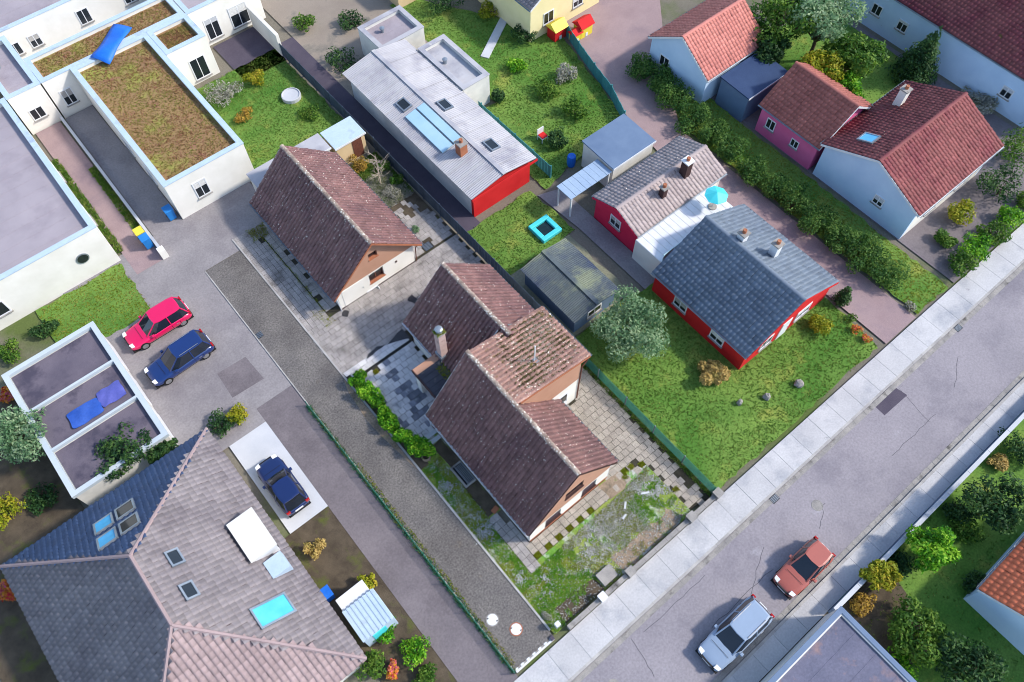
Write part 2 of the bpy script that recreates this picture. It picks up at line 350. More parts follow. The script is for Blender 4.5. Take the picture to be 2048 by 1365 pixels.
def place(side, plane, t0, t1, d0, d1, z0, z1):
    if side == '-Y': return (t0, t1, plane-d1, plane-d0, z0, z1)
    if side == '+Y': return (t0, t1, plane+d0, plane+d1, z0, z1)
    if side == '-X': return (plane-d1, plane-d0, t0, t1, z0, z1)
    return (plane+d0, plane+d1, t0, t1, z0, z1)
def window(par, side, plane, t, z, w, h, fm=None, gm=None, sill=True, mull=1, name='window', fw=.07):
    fm = fm or TRIM; gm = gm or GLASS; mb = MB(); pl = lambda *a: place(side, plane, *a)
    mb.box(*pl(t-w/2, t+w/2, -.02, .05, z, z+fw)); mb.box(*pl(t-w/2, t+w/2, -.02, .05, z+h-fw, z+h))
    mb.box(*pl(t-w/2, t-w/2+fw, -.02, .049, z+fw, z+h-fw)); mb.box(*pl(t+w/2-fw, t+w/2, -.02, .049, z+fw, z+h-fw))
    for k in range(mull):
        c = t-w/2+w*(k+1)/(mull+1); mb.box(*pl(c-.03, c+.03, -.02, .045, z+fw, z+h-fw))
    f = mb.build(name, fm, par)
    MB().box(*pl(t-w/2+.03, t+w/2-.03, -.01, .02, z+.03, z+h-.03)).build('pane', gm, f)
    if name == 'window' and h > .75 and random.random() < .55: MB().box(*pl(t-w/2+.05, t+w/2-.05, .021, .03, z+h*random.uniform(.4, .75), z+h-.04)).build('blind', random.choice([CURT, KERB, WALKM]), f)
    if sill: MB().box(*pl(t-w/2-.06, t+w/2+.06, -.02, .13, z-.06, z-.002)).build('sill', CONC, f)
    return f
def wallY(name, par, mt, outer, holes, y, th):
    """a wall in a plane of constant y: polygon (x,z) with openings, thickness th towards +y"""
    loops = [outer]+holes; tris = tessellate_polygon([[Vector((a, b, 0)) for a, b in l] for l in loops])
    flat = [p for l in loops for p in l]; n = len(flat)
    mb = MB(); V = [(a, y, b) for a, b in flat]+[(a, y+th, b) for a, b in flat]
    Fc = []
    for t in tris:
        A, B, C_ = [flat[i] for i in t]; cr = (B[0]-A[0])*(C_[1]-A[1])-(B[1]-A[1])*(C_[0]-A[0])
        t = tuple(t) if cr > 0 else tuple(reversed(t)); Fc += [t, tuple(n+i for i in reversed(t))]
    b = 0
    for l in loops:
        k = len(l)
        for i in range(k): Fc.append((b+i, b+(i+1) % k, n+b+(i+1) % k, n+b+i))
        b += k
    mb.add(V, Fc); o = mb.build(name, mt, par)
    bm = bmesh.new(); bm.from_mesh(o.data); bmesh.ops.recalc_face_normals(bm, faces=bm.faces); bm.to_mesh(o.data); bm.free()
    return o
def slope(par, p0, p1, down, length, mt, w=.28, e=.35, skip=None, deck=True, seedtilt=.006, name='roof_tiles', deckm=None, wave=None):
    wave = wave or (.075 if mt.name.startswith('clay') else .048)
    """one roof slope laid with overlapping rolled tiles; p0-p1 is the ridge, down the unit fall line"""
    p0, p1, d = np.array(p0, float), np.array(p1, float), np.array(down, float); d /= np.linalg.norm(d)
    Lr = np.linalg.norm(p1-p0); u = (p1-p0)/Lr; nrm = np.cross(u, d); nrm *= np.sign(nrm[2])
    nc, nr = max(1, round(Lr/w)), max(1, round(length/e)); w = Lr/nc; e = length/nr
    prof = np.array([(0, 0), (.1, .6), (.3, 1.), (.52, .75), (.72, .12), (1., 0)]); prof = prof*np.array([w, wave]); k = len(prof)
    ii, jj = np.meshgrid(np.arange(nc), np.arange(nr), indexing='ij'); ii, jj = ii.ravel(), jj.ravel()
    if skip is not None:
        c = p0[None]+u[None]*((ii+.5)*w)[:,None]+d[None]*((jj+.5)*e)[:,None]; kp = ~skip(c); ii, jj = ii[kp], jj[kp]
    T = len(ii); jit = RNG.normal(0, seedtilt, (T,)); ja = RNG.normal(0, .006, T); lift = .052+RNG.normal(0, .004, T)
    V = np.zeros((T, 3*k, 3))
    for q, (a, hgt) in enumerate(prof):
        s = (ii*w+a+ja)[:,None]
        top = p0+u*s+d*(jj*e-.03)[:,None]+nrm*(hgt+jit*0)[:,None]
        bot = p0+u*s+d*((jj+1)*e+.015)[:,None]+nrm*(hgt+lift+jit*a*8)[:,None]
        V[:,q] = top; V[:,k+q] = bot; V[:,2*k+q] = bot-nrm*.06-d*.004
    f = []
    for q in range(k-1): f += [(q, k+q, k+q+1, q+1), (k+q, 2*k+q, 2*k+q+1, k+q+1)]
    f = np.array(f); Fc = (f[None]+np.arange(T)[:,None,None]*3*k).reshape(-1,4)
    o = struct(np_mesh(name, V.reshape(-1,3), Fc, mt, par), 'stuff')
    if deck:
        q0 = [p0-nrm*.02, p1-nrm*.02, p1+d*(length-.01)-nrm*.02, p0+d*(length-.01)-nrm*.02]
        MB().extrude([tuple(q) for q in q0], tuple(-nrm*.11)).build('roof_deck', deckm or DARKT, par)
    return o
def ridge_caps(par, p0, p1, mt=None, step=.4, r=.13):
    p0, p1 = Vector(p0), Vector(p1); L = (p1-p0).length; n = max(1, round(L/step)); u = (p1-p0)/L; s = u.cross(Vector((0,0,1)))
    mb = MB(); k = 6; V = []; ln = L/n
    for a, rr in ((-.03, r*.92), (ln, r)):
        for j in range(k+1):
            th = math.pi*j/k; V.append(tuple(Vector((a, 0, 0)) + Vector((0, math.cos(th)*rr*1.15, math.sin(th)*rr*.8-.06))))
    fs = [(j, j+1, k+2+j, k+1+j) for j in range(k)]+[tuple(range(k+1, 2*k+2))]
    me = bpy.data.meshes.new('ridge_tile'); me.from_pydata(V, [], fs); me.update(); me.materials.append(mt or RIDGE)
    off = OFF[par.name]; ang = math.atan2(u.y, u.x)
    for i in range(n):
        o = bpy.data.objects.new('ridge_tile', me); col.objects.link(o); o.parent = par
        o.location = p0+u*(i*ln)-off; o.rotation_euler = (random.uniform(-.04, .04), -math.asin(u.z)+random.uniform(-.02, .02), ang+random.uniform(-.03, .03))
        OFF[o.name] = off
def gutter(par, p0, p1, mt=None, r=.065):
    p0, p1 = Vector(p0), Vector(p1); u = (p1-p0).normalized(); s = Vector((-u.y, u.x, 0)); V = []; k = 7
    for p in (p0, p1):
        for j in range(k): th = math.pi+math.pi*j/(k-1); V.append(p+s*math.cos(th)*r+Vector((0,0,math.sin(th)*r)))
        for j in range(k): th = 2*math.pi-math.pi*j/(k-1); V.append(p+s*math.cos(th)*(r-.012)+Vector((0,0,math.sin(th)*(r-.012)+.001)))
    n = 2*k; fs = [(i, (i+1) % n, n+(i+1) % n, n+i) for i in range(n)]+[tuple(range(n)), tuple(range(n, 2*n))]
    return MB().add(V, fs).build('gutter', mt or ZINC, par)
def board(par, p0, p1, h, th, mt, name='verge_board'):
    p0, p1 = Vector(p0), Vector(p1); u = (p1-p0).normalized(); s = Vector((0, 1, 0)) if abs(u.y) < .5 else Vector((1, 0, 0))
    dn = Vector((0, 0, -h)); q = [p0, p1, p1+dn, p0+dn]
    return MB().extrude([tuple(a) for a in q], tuple(s*th)).build(name, mt, par)
SLABME = {}
def slabs(par, poly, sx, sy, mt, x0, y0, stag=0.0, skip=None, gap=.018, z=.0, limit=290, th=.05, tilt=.012, name='slab'):
    """paving slabs, each its own piece of the surface; those past the limit joined in one piece"""
    key = (sx, sy, mt.name)
    if key not in SLABME:
        ms = []
        for q in range(3):
            a, b = sx/2-gap/2, sy/2-gap/2; j = lambda: random.uniform(-.006, .006); c = .012
            V = [(-a+j(),-b+j(),-th),(a+j(),-b+j(),-th),(a+j(),b+j(),-th),(-a+j(),b+j(),-th)]
            V += [(x, y, -c) for x, y, _ in V[:4]]+[(x*(1-c/a), y*(1-c/b), 0) for x, y, _ in V[:4]]
            fs = [(8,9,10,11)]+[(i,(i+1)%4,4+(i+1)%4,4+i) for i in range(4)]+[(4+i,4+(i+1)%4,8+(i+1)%4,8+i) for i in range(4)]
            me = bpy.data.meshes.new(name); me.from_pydata(V, [], fs); me.update(); me.materials.append(mt); ms.append(me)
        SLABME[key] = ms
    a = np.array(poly); X0, Y0 = a.min(0); X1, Y1 = a.max(0); cand = []
    j = math.floor((Y0-y0)/sy)
    while y0+j*sy < Y1:
        i = math.floor((X0-x0)/sx)-1
        while x0+i*sx < X1+sx:
            cx = x0+(i+.5)*sx+(stag*sx if j % 2 else 0); cy = y0+(j+.5)*sy
            cand.append((cx, cy)); i += 1
        j += 1
    c = np.array(cand); c = c[inside(c[:,0], c[:,1], poly)]
    if skip: c = np.array([q for q in c if not skip(q[0], q[1])])
    off = OFF.get(par.name, Vector()); c = c[np.argsort(c[:,1]+.3*c[:,0])]
    extra = MB()
    for n, (x, y) in enumerate(c):
        me = random.choice(SLABME[key]); zz = z+random.uniform(-.006, .006)
        if n < limit:
            o = bpy.data.objects.new(name, me); col.objects.link(o); o.parent = par; OFF[o.name] = off
            o.location = (x+random.uniform(-.006,.006)-off.x, y+random.uniform(-.006,.006)-off.y, zz-off.z)
            o.rotation_euler = (random.gauss(0, tilt*.6), random.gauss(0, tilt*.6), random.gauss(0, tilt))
        else: extra.box(x-sx/2+gap/2, x+sx/2-gap/2, y-sy/2+gap/2, y+sy/2-gap/2, zz-th, zz)
    if extra.v: struct(extra.build('remaining_slabs', mt, par), 'stuff')

# ============================================================ THE SETTING
struct(MB().box(-260, 300, -260, 300, -.5, -.12).build('ground', GROUND))
# street along -Y
sheet('road', R4(-120, 160, -12.05, -7.02), -.10, ROADM)
def kerb_run(name, x0, x1, y0, y1, z0, z1, along='x', step=1.0, lo=None, hi=None):
    base = struct(MB().box(x0, x1, y0, y1, z0, z1-.02).build(name, KERB)); a0, a1 = (x0, x1) if along == 'x' else (y0, y1)
    lo = a0 if lo is None else lo; hi = a1 if hi is None else hi; n = int((hi-lo)/step); me = None
    for i in range(n):
        s = lo+i*step
        if along == 'x': bx = (-(step/2-.006), step/2-.006, -(y1-y0)/2-.004, (y1-y0)/2+.004)
        else: bx = (-(x1-x0)/2-.004, (x1-x0)/2+.004, -(step/2-.006), step/2-.006)
        if me is None:
            o = MB().box(*bx, -.05, 0).build('kerb_stone', KERB, base); me = o.data
        else:
            o = bpy.data.objects.new('kerb_stone', me); col.objects.link(o); o.parent = base
        o.location = ((s+step/2, (y0+y1)/2, z1) if along == 'x' else ((x0+x1)/2, s+step/2, z1)); o.rotation_euler = (0, 0, random.gauss(0, .006))
    return base
PJ = mat('dark_joint', C(110, 110, 112), C(124, 124, 124), 2, 1, .2, 20)
def panels(name, x0, x1, lo, hi, y0, y1, z, step):
    b = struct(MB().box(x0, lo, y0, y1, -.3, z).box(hi, x1, y0, y1, -.3, z).box(lo, hi, y0, y1, -.3, z-.03).build(name, WALKM)); me = None; n = int((hi-lo)/step)
    for i in range(n):
        if me is None: o = MB().box(-step/2+.008, step/2-.008, -(y1-y0)/2+.004, (y1-y0)/2-.004, -.029, 0).build('pavement_panel', WALKP, b); me = o.data
        else: o = bpy.data.objects.new('pavement_panel', me); col.objects.link(o); o.parent = b
        o.location = (lo+(i+.5)*step, (y0+y1)/2, z+random.uniform(-.004, .004)); o.rotation_euler = (random.gauss(0, .002), random.gauss(0, .002), 0)
    return b
WALKP = mat('concrete_pavement_panel', C(168, 168, 170), C(184, 184, 185), .5, .9, .25, 9, objr=.05, fine=.1, patches=[(C(146, 149, 155), .35, .52, .68), (C(128, 128, 130), 1.1, .66, .74)])
panels('pavement', -120, 160, -8, 44, -6.88, -5.12, 0, 1.625)
kerb_run('street_kerb', -120, 160, -7.02, -6.88, -.3, .0, 'x', 1.0, -6, 40)
panels('far_pavement', -120, 160, 2, 36, -13.3, -12.2, -.005, 1.6)
kerb_run('far_street_kerb', -120, 160, -12.2, -12.05, -.3, .0, 'x', 1.0, 2, 34)
sheet('road_patch', [(21.8,-8.05),(24.0,-8.1),(23.8,-6.95),(21.85,-6.98)][::1], -.094, PATCHM)
for k, (x, y) in enumerate([(14.2, -9.1), (-1.5, -8.6)]):
    tag(MB().lathe(x, y, [(.34, -.11), (.34, -.088), (.3, -.086), (.29, -.092), (.02, -.09)], 20).build('street_manhole_cover', CONC), ['round manhole cover in the street between the dark patch and the parked cars', 'round manhole cover in the street off the cobbled driveway'][k], 'manhole cover')
for k, (y, x0, x1) in enumerate([(-7.2, -8, 44), (-11.88, 0, 36)]):
    gs_ = sheet('gutter_strip', R4(-60, 90, y-.15, y+.15), -.093, CONC); n = int((x1-x0)/.5); me = None
    for i in range(n):
        if me is None: o = MB().box(-.24, .24, -.14, .14, -.02, 0).build('gutter_block', CONC, gs_); me = o.data
        else: o = bpy.data.objects.new('gutter_block', me); col.objects.link(o); o.parent = gs_
        o.location = (x0+(i+.5)*.5, y, -.085+random.uniform(-.003, .003)); o.rotation_euler = (0, 0, random.gauss(0, .01))
TARM = mat('tar_seam', C(66, 64, 72), C(78, 76, 82), 2, .6, .1, 20)
for k in range(9):
    x = random.uniform(-5, 38); y = random.uniform(-11.5, -7.6); a = random.choice([0, 0, 1.4, .5, -.3]); L_ = random.uniform(1.5, 5); pts = []
    for i in range(9): s_ = i/8*L_; pts.append((x+math.cos(a)*s_+random.uniform(-.06, .06), max(-11.6, min(-7.5, y+math.sin(a)*s_+random.uniform(-.06, .06)))))
    up_ = [(p_[0]-math.sin(a)*.025, p_[1]+math.cos(a)*.025) for p_ in pts]; mbq = MB()
    for i in range(8): mbq.add([(*pts[i], -.0955), (*pts[i+1], -.0955), (*up_[i+1], -.0955), (*up_[i], -.0955)], [(0, 1, 2, 3)])
    struct(mbq.build('tar_seam', TARM))
for k, (x, y) in enumerate([(12.6, -7.25), (30.5, -7.25)]):
    t = thing('street_drain', ['street drain in the gutter in front of the boundary wall pillar', 'street drain in the gutter by the lawn strip'][k], 'drain', (x, y, -.08)); mb = MB()
    for q in range(7): mb.box(x-.23+q*.07, x-.2+q*.07, y-.17, y+.17, -.09, -.066)
    mb.build('bars', ZINC, t); MB().box(x-.26, x+.26, y-.2, y+.2, -.1, -.078).build('pan', PLASTIC, t)
# yard and lane on the left
sheet('yard', R4(-13.2, -5.06, 17.0, 33.0), -.03, ASPH)
sheet('yard_end', R4(-5.06, 1.3, 28.1, 33.0), -.026, ASPH)
sheet('lane', R4(-7.65, -5.06, -5.1, 17.0), -.034, ASPH_L)
for k, q in enumerate([[(-12.2,29.0),(-9.6,28.9),(-9.7,31.0),(-12.1,31.1)],[(-8.4,18.6),(-6.2,18.5),(-6.3,20.6),(-8.3,20.7)]]): sheet('yard_patch', q, -.024, ASPH_L)
sheet('lane_verge', R4(-10.7, -7.65, -5.1, 9.0), -.05, SOIL)
sheet('parking_pad', R4(-10.2, -7.65, 9.0, 15.9), -.022, WALKM)
sheet('pad_apron', R4(-13.2, -7.65, 15.9, 17.0), -.024, ASPH)

# ------------------------------------------------------------ the plot: driveway, paving, garden
struct(MB().box(-5.0, -2.31, -4.72, 28.05, -.2, 0).build('driveway', COBBLE))
kerb_run('driveway_kerb', -2.31, -2.2, -4.4, 29.2, -.2, .045, 'y', 1.0)
kerb_run('driveway_outer_kerb', -5.07, -5.0, -4.72, 28.05, -.2, .02, 'y', 1.0)
sheet('damp_kerb_strip', jag([(-2.34,7.2),(-2.34,15.3),(-2.6,14.5),(-2.85,12),(-2.75,10.5),(-2.45,8)], .02, .5), .006, SAND)
# white setts at the street end of the drive
setts = struct(MB().box(-5.0, -2.35, -4.92, -4.72, -.2, -.02).build('drive_threshold', CONC))
for k in range(13):
    w_ = .19; x = -4.98+k*.2
    for r_ in range(2):
        if r_ and k % 2: continue
        MB().box(x, x+w_, -4.91+r_*.11, -4.81+r_*.11, -.05, .012+.004*(k % 3)).build('sett', TRIM, setts)
for k, (x, y) in enumerate([(-4.3, -2.0), (-3.62, -3.2)]):
    t = thing('manhole_cover', ['white painted round manhole cover in the driveway, farther from the street', 'white painted round manhole cover with reddish rim beside the street'][k], 'manhole cover', (x, y, 0), 'white covers in the driveway')
    MB().lathe(x, y, [(.36, -.02), (.36, .008), (.31, .010), (.31, .004)], 28).build('frame', PLINTH if k else CONC, t)
    MB().lathe(x, y, [(.30, -.02), (.30, .018), (.28, .022), (.02, .024)], 28).build('lid', TRIM, t)
    for s in (-1, 1): MB().box(x+s*.16-.05, x+s*.16+.05, y-s*.2-.03, y-s*.2+.03, .02, .027).build('lift_slot', PLASTIC, t)
t = thing('drain_grate', 'small square metal drain grate at the outer kerb of the driveway', 'drain', (-4.78, 21.4, 0))
mb = MB()
for k in range(6): mb.box(-4.95+k*.066, -4.92+k*.066, 21.2, 21.6, -.01, .014)
mb.build('bars', ZINC, t); MB().box(-4.97, -4.58, 21.18, 21.62, -.01, .008).build('pan', PLASTIC, t)

court = sheet('courtyard_paving', R4(-2.2, 10.0, 14.8, 20.0), -.03, JOINT)
slabs(court, R4(-2.2, 10.0, 15.6, 19.75), .4, .4, SLAB, -2.2, 15.6, .5)
court2 = sheet('courtyard_threshold', R4(-2.2, 2.6, 14.79, 15.6), -.026, JOINT)
slabs(court2, R4(-1.9, 2.5, 14.86, 15.62), .55, .36, SLAB_T, -1.9, 14.88, .5)
struct(MB().box(-1.2, 2.5, 14.73, 14.83, -.03, .006).build('drain_channel', PLASTIC))
apron = sheet('outbuilding_apron', R4(-2.2, .4, 19.75, 29.25), -.028, JOINT)
slabs(apron, R4(-2.2, -.55, 19.75, 29.2), .33, .4, SLAB, -2.2, 19.6, 0.0, skip=lambda x, y: x > -1.0 and y > 27.6)
slabs(apron, R4(-.5, .36, 19.9, 29.2), .44, .5, SLAB, -.5, 19.6, 0.0, skip=lambda x, y: random.random() < .05, name='edge_slab')
side = sheet('back_path_paving', R4(6.45, 10.0, 19.75, 29.4), -.028, SOIL)
slabs(side, R4(6.6, 9.9, 19.8, 24.9), .4, .42, SLAB, 6.6, 19.8, .5, skip=lambda x, y: (8.3 < x < 8.9 and 22.6 < y < 23.9) or (x > 9.3 and y > 22.5 and random.random() < .5) or (x < 7.7 and y > 22.6) or (y > 23.6 and random.random() < .45) or (7.4 < x < 8.3 and 19.7 < y < 20.45), tilt=.03)
t = thing('courtyard_grate', 'rectangular metal grate in the paving beside the outbuilding gable', 'drain', (7.8, 20.05, 0))
mb = MB()
for k in range(9): mb.box(7.5+k*.07, 7.53+k*.07, 19.78, 20.35, -.01, .02)
mb.build('bars', ZINC, t); MB().box(7.47, 8.15, 19.75, 20.38, -.02, .006).build('pan', PLASTIC, t)
terr = sheet('terrace_paving', R4(-1.65, 2.62, 8.75, 14.73), -.024, JOINT)
def damp(x, y): return math.modf(abs(math.sin(x*12.98+y*78.2)*4375.5))[0] < .62*math.exp(-((x-.35)/.9)**2)*(1 if 9.2 < y < 14.0 else .2)
tsk = lambda x, y: (-.75 < x < -.3 and 14.1 < y < 14.6) or (x < -.9 and y < 8.8+(.9+x)*-1)
slabs(terr, R4(-1.6, 2.6, 8.8, 14.7), .4, .42, SLAB_T, -1.6, 8.8, .5, z=.004, tilt=.006, skip=lambda x, y: tsk(x, y) or damp(x, y))
slabs(terr, R4(-1.6, 2.6, 8.8, 14.7), .4, .42, SLAB_TD, -1.6, 8.8, .5, z=.004, tilt=.006, skip=lambda x, y: tsk(x, y) or not damp(x, y))
sheet('shrub_bed', R4(-2.2, -1.6, 7.3, 14.8), -.012, SOIL)
rp = sheet('side_path_paving', [(6.0,-1.0),(8.3,-1.0),(8.3,-4.55),(9.65,-4.9),(9.95,-4.9),(9.95,14.75),(9.1,14.75),(9.1,9.1),(8.05,9.1),(8.05,4.9),(6.0,4.9)], -.022, JOINT)
slabs(rp, [(5.98,-.95),(8.3,-.95),(8.3,-4.5),(9.7,-4.9),(9.8,6.2),(9.2,9.0),(8.06,9.0),(8.06,4.95),(5.98,4.95)], .42, .42, SLAB_R, 5.98, -4.9, .5, limit=290,
      skip=lambda x, y: (6.6 < x < 8.2 and -1.0 < y < -.25 and (int(x*2.4)+int(y*2.4)) % 2) or (x > 9.3 and y < -2.5 and random.random() < .4))
gp = sheet('gable_path_paving', R4(-.4, 5.2, -1.12, -.1), -.02, JOINT)
mossq = []
def gskip(x, y):
    if y < -.72 and -.3 < x < 4.4 and int((x+.35)/.4) % 2 == 0: mossq.append((x, y)); return True
    return False
slabs(gp, R4(-1.05, 5.1, -1.1, -.12), .4, .33, SLAB_R, -.35, -1.1, 0, skip=lambda x, y: x < -.35 or gskip(x, y))
lp = sheet('west_path_paving', R4(-1.1, -.42, -1.5, 2.4), -.016, JOINT)
slabs(lp, R4(-1.08, -.36, -1.5, 2.3), .36, .44, SLAB, -1.08, -1.5, .0, name='slab', z=.004)
slabs(lp, R4(-.36, -.06, .0, 1.6), .3, .44, SLAB, -.36, -1.5, .0, name='edge_slab', z=.004)
for k, (x, y) in enumerate([(-.55, 8.3), (-.45, 8.72)]):
    tag(MB().rbox(x, y, -.01, .05, 1.05, .26, .04*k).build('stepping_slab', WALKM), ['pale stepping slab by the house wall on the garden side', 'pale stepping slab by the house wall on the terrace side'][k], 'paving slab')
# front garden and side strip
garden = sheet('front_garden', [(-2.2,-4.75),(8.3,-4.75),(8.3,-1.0),(5.95,-.1),(5.2,-.1),(5.2,-1.12),(-.4,-1.12),(-.4,-1.5),(-1.1,-1.5),(-1.1,2.4),(-.05,2.4),(-.05,8.75),(-1.6,8.75),(-1.6,7.3),(-2.2,7.3)], -.008, GARDEN)
sheet('bare_bed', jag([(-.95,2.5),(-.06,2.5),(-.06,8.2),(-.8,8.0),(-.75,6.4),(-.95,4.5)], .05, .5), -.002, SOIL)
sheet('sand_patch', jag([(5.15,-.15),(6.6,-.15),(6.95,-.9),(6.3,-1.25),(5.25,-1.2)], .06, .3), .004, SAND)
sheet('sandy_bed', jag([(3.0,-3.8),(4.5,-3.6),(6.0,-3.75),(7.4,-3.7),(7.7,-4.6),(3.0,-4.72)], .16, .3), .002, SAND)
sheet('dark_bed', jag([(-1.3,-3.75),(0.2,-3.7),(1.4,-3.85),(1.45,-4.7),(-1.6,-4.72)], .05, .4), .002, SOIL)
Gp = [(-2.15,-4.7),(8.25,-4.7),(8.25,-1.05),(5.9,-1.3),(-1.1,-1.5),(-1.1,2.3),(-.9,2.4),(-.8,7.3),(-2.15,7.3)]
p = scatter(Gp, 60000); nz = vnoise(p, .55, 1)*.6+vnoise(p, 1.6, 2)*.4
bright = ((p[:,0] < 1.6) & (p[:,1] < -1.4) & (nz > .30)) | ((p[:,0] > 5.2) & (p[:,0] < 6.6) & (nz > .45)) | (nz > .62)
nosand = ~((p[:,1]+.5*(vnoise(p, 1.4, 21)-.5) < -3.65) & (p[:,0] > -1.3) & (vnoise(p, 3.0, 22) < .68))
struct(tufts('garden_grass', p[bright & nosand], leafmat('fresh_grass_blades', C(84, 146, 36), C(112, 166, 44), C(150, 176, 80), .45), .045, .025), 'stuff')
yl = (~bright) & nosand & ((p[:,0] < -.8) | (nz < .42)); struct(tufts('yellowed_grass', p[yl][::2], GRASSY, .05, .022), 'stuff')
gz = vnoise(p, .5, 5)*.65+vnoise(p, 2.2, 6)*.35
dry = nosand & (p[:,0] > 1.2) & (p[:,1] < -1.2) & (gz > .44)
struct(tufts('dry_weeds', p[dry][::3], GRASSD, .05, .02, lean=1.2), 'stuff'); struct(stones('garden_gravel', p[dry][1::3], STONEM, .026), 'stuff')
sp = scatter(Gp, 15000); sn = vnoise(sp, 1.3, 12)*.5+vnoise(sp, .45, 13)*.5; struct(stones('scattered_grit', sp[sn+RNG.random(len(sp))*.5 > .68], STONEM, .026), 'stuff')
for (x, y, r_, n_) in [(-1.7,5.5,.42,420),(-1.55,2.0,.5,600),(-1.65,-1.3,.36,260),(-.5,-2.1,.34,260),(-1.1,-2.85,.22,150),(4.3,-2.2,.8,700),(3.1,-1.9,.5,350),(7.5,-2.4,.7,900),(6.9,-1.7,.4,300),(5.6,-3.0,.5,300),(2.2,-2.6,.5,250)]:
    n_ = int(n_*.8); pp = np.stack([x+RNG.normal(0, r_*.55, n_), y+RNG.normal(0, r_*.5, n_)], 1); pp = pp[vnoise(pp, 3.5, 8) > .35]
    struct(stones('gravel_heap', pp, STONEM, .032, .008), 'stuff')
for k, (x, y) in enumerate(mossq+[(7.0,-.45),(7.5,-.5),(6.8,-.75),(8.1,-.8),(-.52,14.35),(8.55,-3.2)]):
    struct(tufts('moss_patch', np.stack([x+RNG.uniform(-.17,.17,160), y+RNG.uniform(-.15,.15,160)], 1), MOSS, .04, .025, -.01), 'stuff')
def mosspatch(poly, n, h=.035): struct(tufts('moss_patch', scatter(poly, n), MOSS, h, .022, -.005), 'stuff')
mosspatch(jag(R4(-1.3, .1, 28.0, 29.15), .2, .4), 900); mosspatch(jag(R4(-.62, -.42, 20.2, 28.2), .08, .5), 700); mosspatch(jag(R4(-1.2, -.5, 19.2, 20.6), .2, .4), 260)
struct(stones('rubble', scatter(R4(3.0, 8.0, -4.72, -3.9), 150), STONEM, .03), 'stuff')
# damp patch by the rear wall
WET = mat('wet_dark_patch', C(40, 40, 44), C(56, 55, 58), 2, .3, .05, 10, spec=.5)
sheet('puddle', jag([(2.6,14.95),(2.62,15.9),(2.2,15.75),(1.5,15.65),(1.2,15.5),(1.6,15.4),(2.1,15.2)], .05, .25), .012, WET)
sheet('small_puddle', jag([(-.1,15.75),(.6,15.85),(1.0,15.62),(.5,15.5),(-.5,15.5)], .06, .25), .012, WET)
sheet('oil_stain', jag([(4.1,17.35),(4.6,17.5),(4.75,17.0),(4.3,16.8)], .1, .2), .012, WET)
sheet('downpipe_stain', jag([(.15,19.2),(.5,19.45),(.75,19.1),(.35,18.9)], .06, .2), .012, WET)

# ============================================================ DWELLING
H = thing('dwelling_house', 'low plum tiled dwelling with mossy side wing and chimney between driveway and green fence', 'house', (3, 4.5, 0))
RX, RZ, EZ = 3.12, 5.85, 1.95
Y0, Y1 = -.16, 9.2
# walls
wl = [[(1.15,.5),(2.28,.5),(2.28,1.5),(1.15,1.5)], [(3.9,.5),(4.98,.5),(4.98,1.5),(3.9,1.5)]]
wallY('front_wall', H, WHITE, [(0,-.1),(5.95,-.1),(5.95,1.72),(0,1.72)], wl, -.05, .3)
zt = lambda x, off=.2: RZ-off-abs(x-RX)*(RZ-EZ)/3.3
up = [[(2.47,2.75),(3.77,2.75),(3.77,3.6),(2.47,3.6)]]
wallY('front_gable', H, TAN, [(0,1.722),(5.95,1.722),(5.95,zt(5.95)),(RX,RZ-.2),(0,zt(0))], up, -.07, .3)
MB().box(.0, 5.95, -.075, -.052, -.1, .12).build('plinth', PLINTH, H)
MB().box(0, .28, .26, 9.05, -.1, 2.0).build('west_wall', WHITE_D, H)
MB().box(5.67, 5.95, .26, 4.95, -.1, 2.0).build('east_wall', WHITE, H)
wallY('rear_gable', H, TAN, [(0,-.1),(5.5,-.1),(5.5,zt(5.5)),(RX,RZ-.2),(0,zt(0))], [], 8.8, .26)
def recessed(par, x0, x1, z0, z1, y, fm, sillm, curtain=False, depth=.16, nm='window', mull=1):
    mb = MB(); f = .06
    mb.box(x0, x1, y+depth, y+depth+.06, z0, z0+f); mb.box(x0, x1, y+depth, y+depth+.06, z1-f, z1)
    mb.box(x0, x0+f, y+depth+.001, y+depth+.059, z0+f, z1-f); mb.box(x1-f, x1, y+depth+.001, y+depth+.059, z0+f, z1-f)
    for k in range(mull): c = x0+(x1-x0)*(k+1)/(mull+1); mb.box(c-.035, c+.035, y+depth-.005, y+depth+.055, z0+f, z1-f)
    w_ = mb.build(nm, fm, par)
    MB().box(x0+.02, x1-.02, y+depth+.025, y+depth+.04, z0+.02, z1-.02).build('pane', GLASS, w_)
    MB().box(x0-.05, x1+.05, y-.07, y+depth-.01, z0-.05, z0+.012).build('sill', sillm, w_)
    if curtain:
        cb = MB(); n = 10
        for k in range(n):
            a = x0+.08+(x1-x0-.16)*k/n; b = x0+.08+(x1-x0-.16)*(k+1)/n; yy = y+depth-.02+(.012 if k % 2 else 0)
            cb.add([(a,yy,z1-.08),(b,yy+.01,z1-.08),(b,yy+.01,z1-.26),((a+b)/2,yy,z1-.32),(a,yy,z1-.26)], [(0,4,3,2,1)])
        cb.build('curtain', CURT, w_)
    return w_
SHUT = mat('plum_roller_shutter', C(62, 50, 60), C(72, 60, 70), 2, .6, .05, 40)
for (a, b, c, d) in ((1.15,2.28,.5,1.5),(3.9,4.98,.5,1.5)):
    w_ = recessed(H, a, b, c, d, -.05, DARKT, DARKT, depth=.07, mull=0)
    for k in range(12): MB().box(a+.05, b-.05, -.005, .012+.006*(k % 2), c+.06+k*(d-c-.1)/12, c+.06+(k+.93)*(d-c-.1)/12).build('shutter_slat', SHUT, w_)
recessed(H, 2.47, 3.77, 2.75, 3.6, -.07, DARKT, DARKT, depth=.07, mull=2)
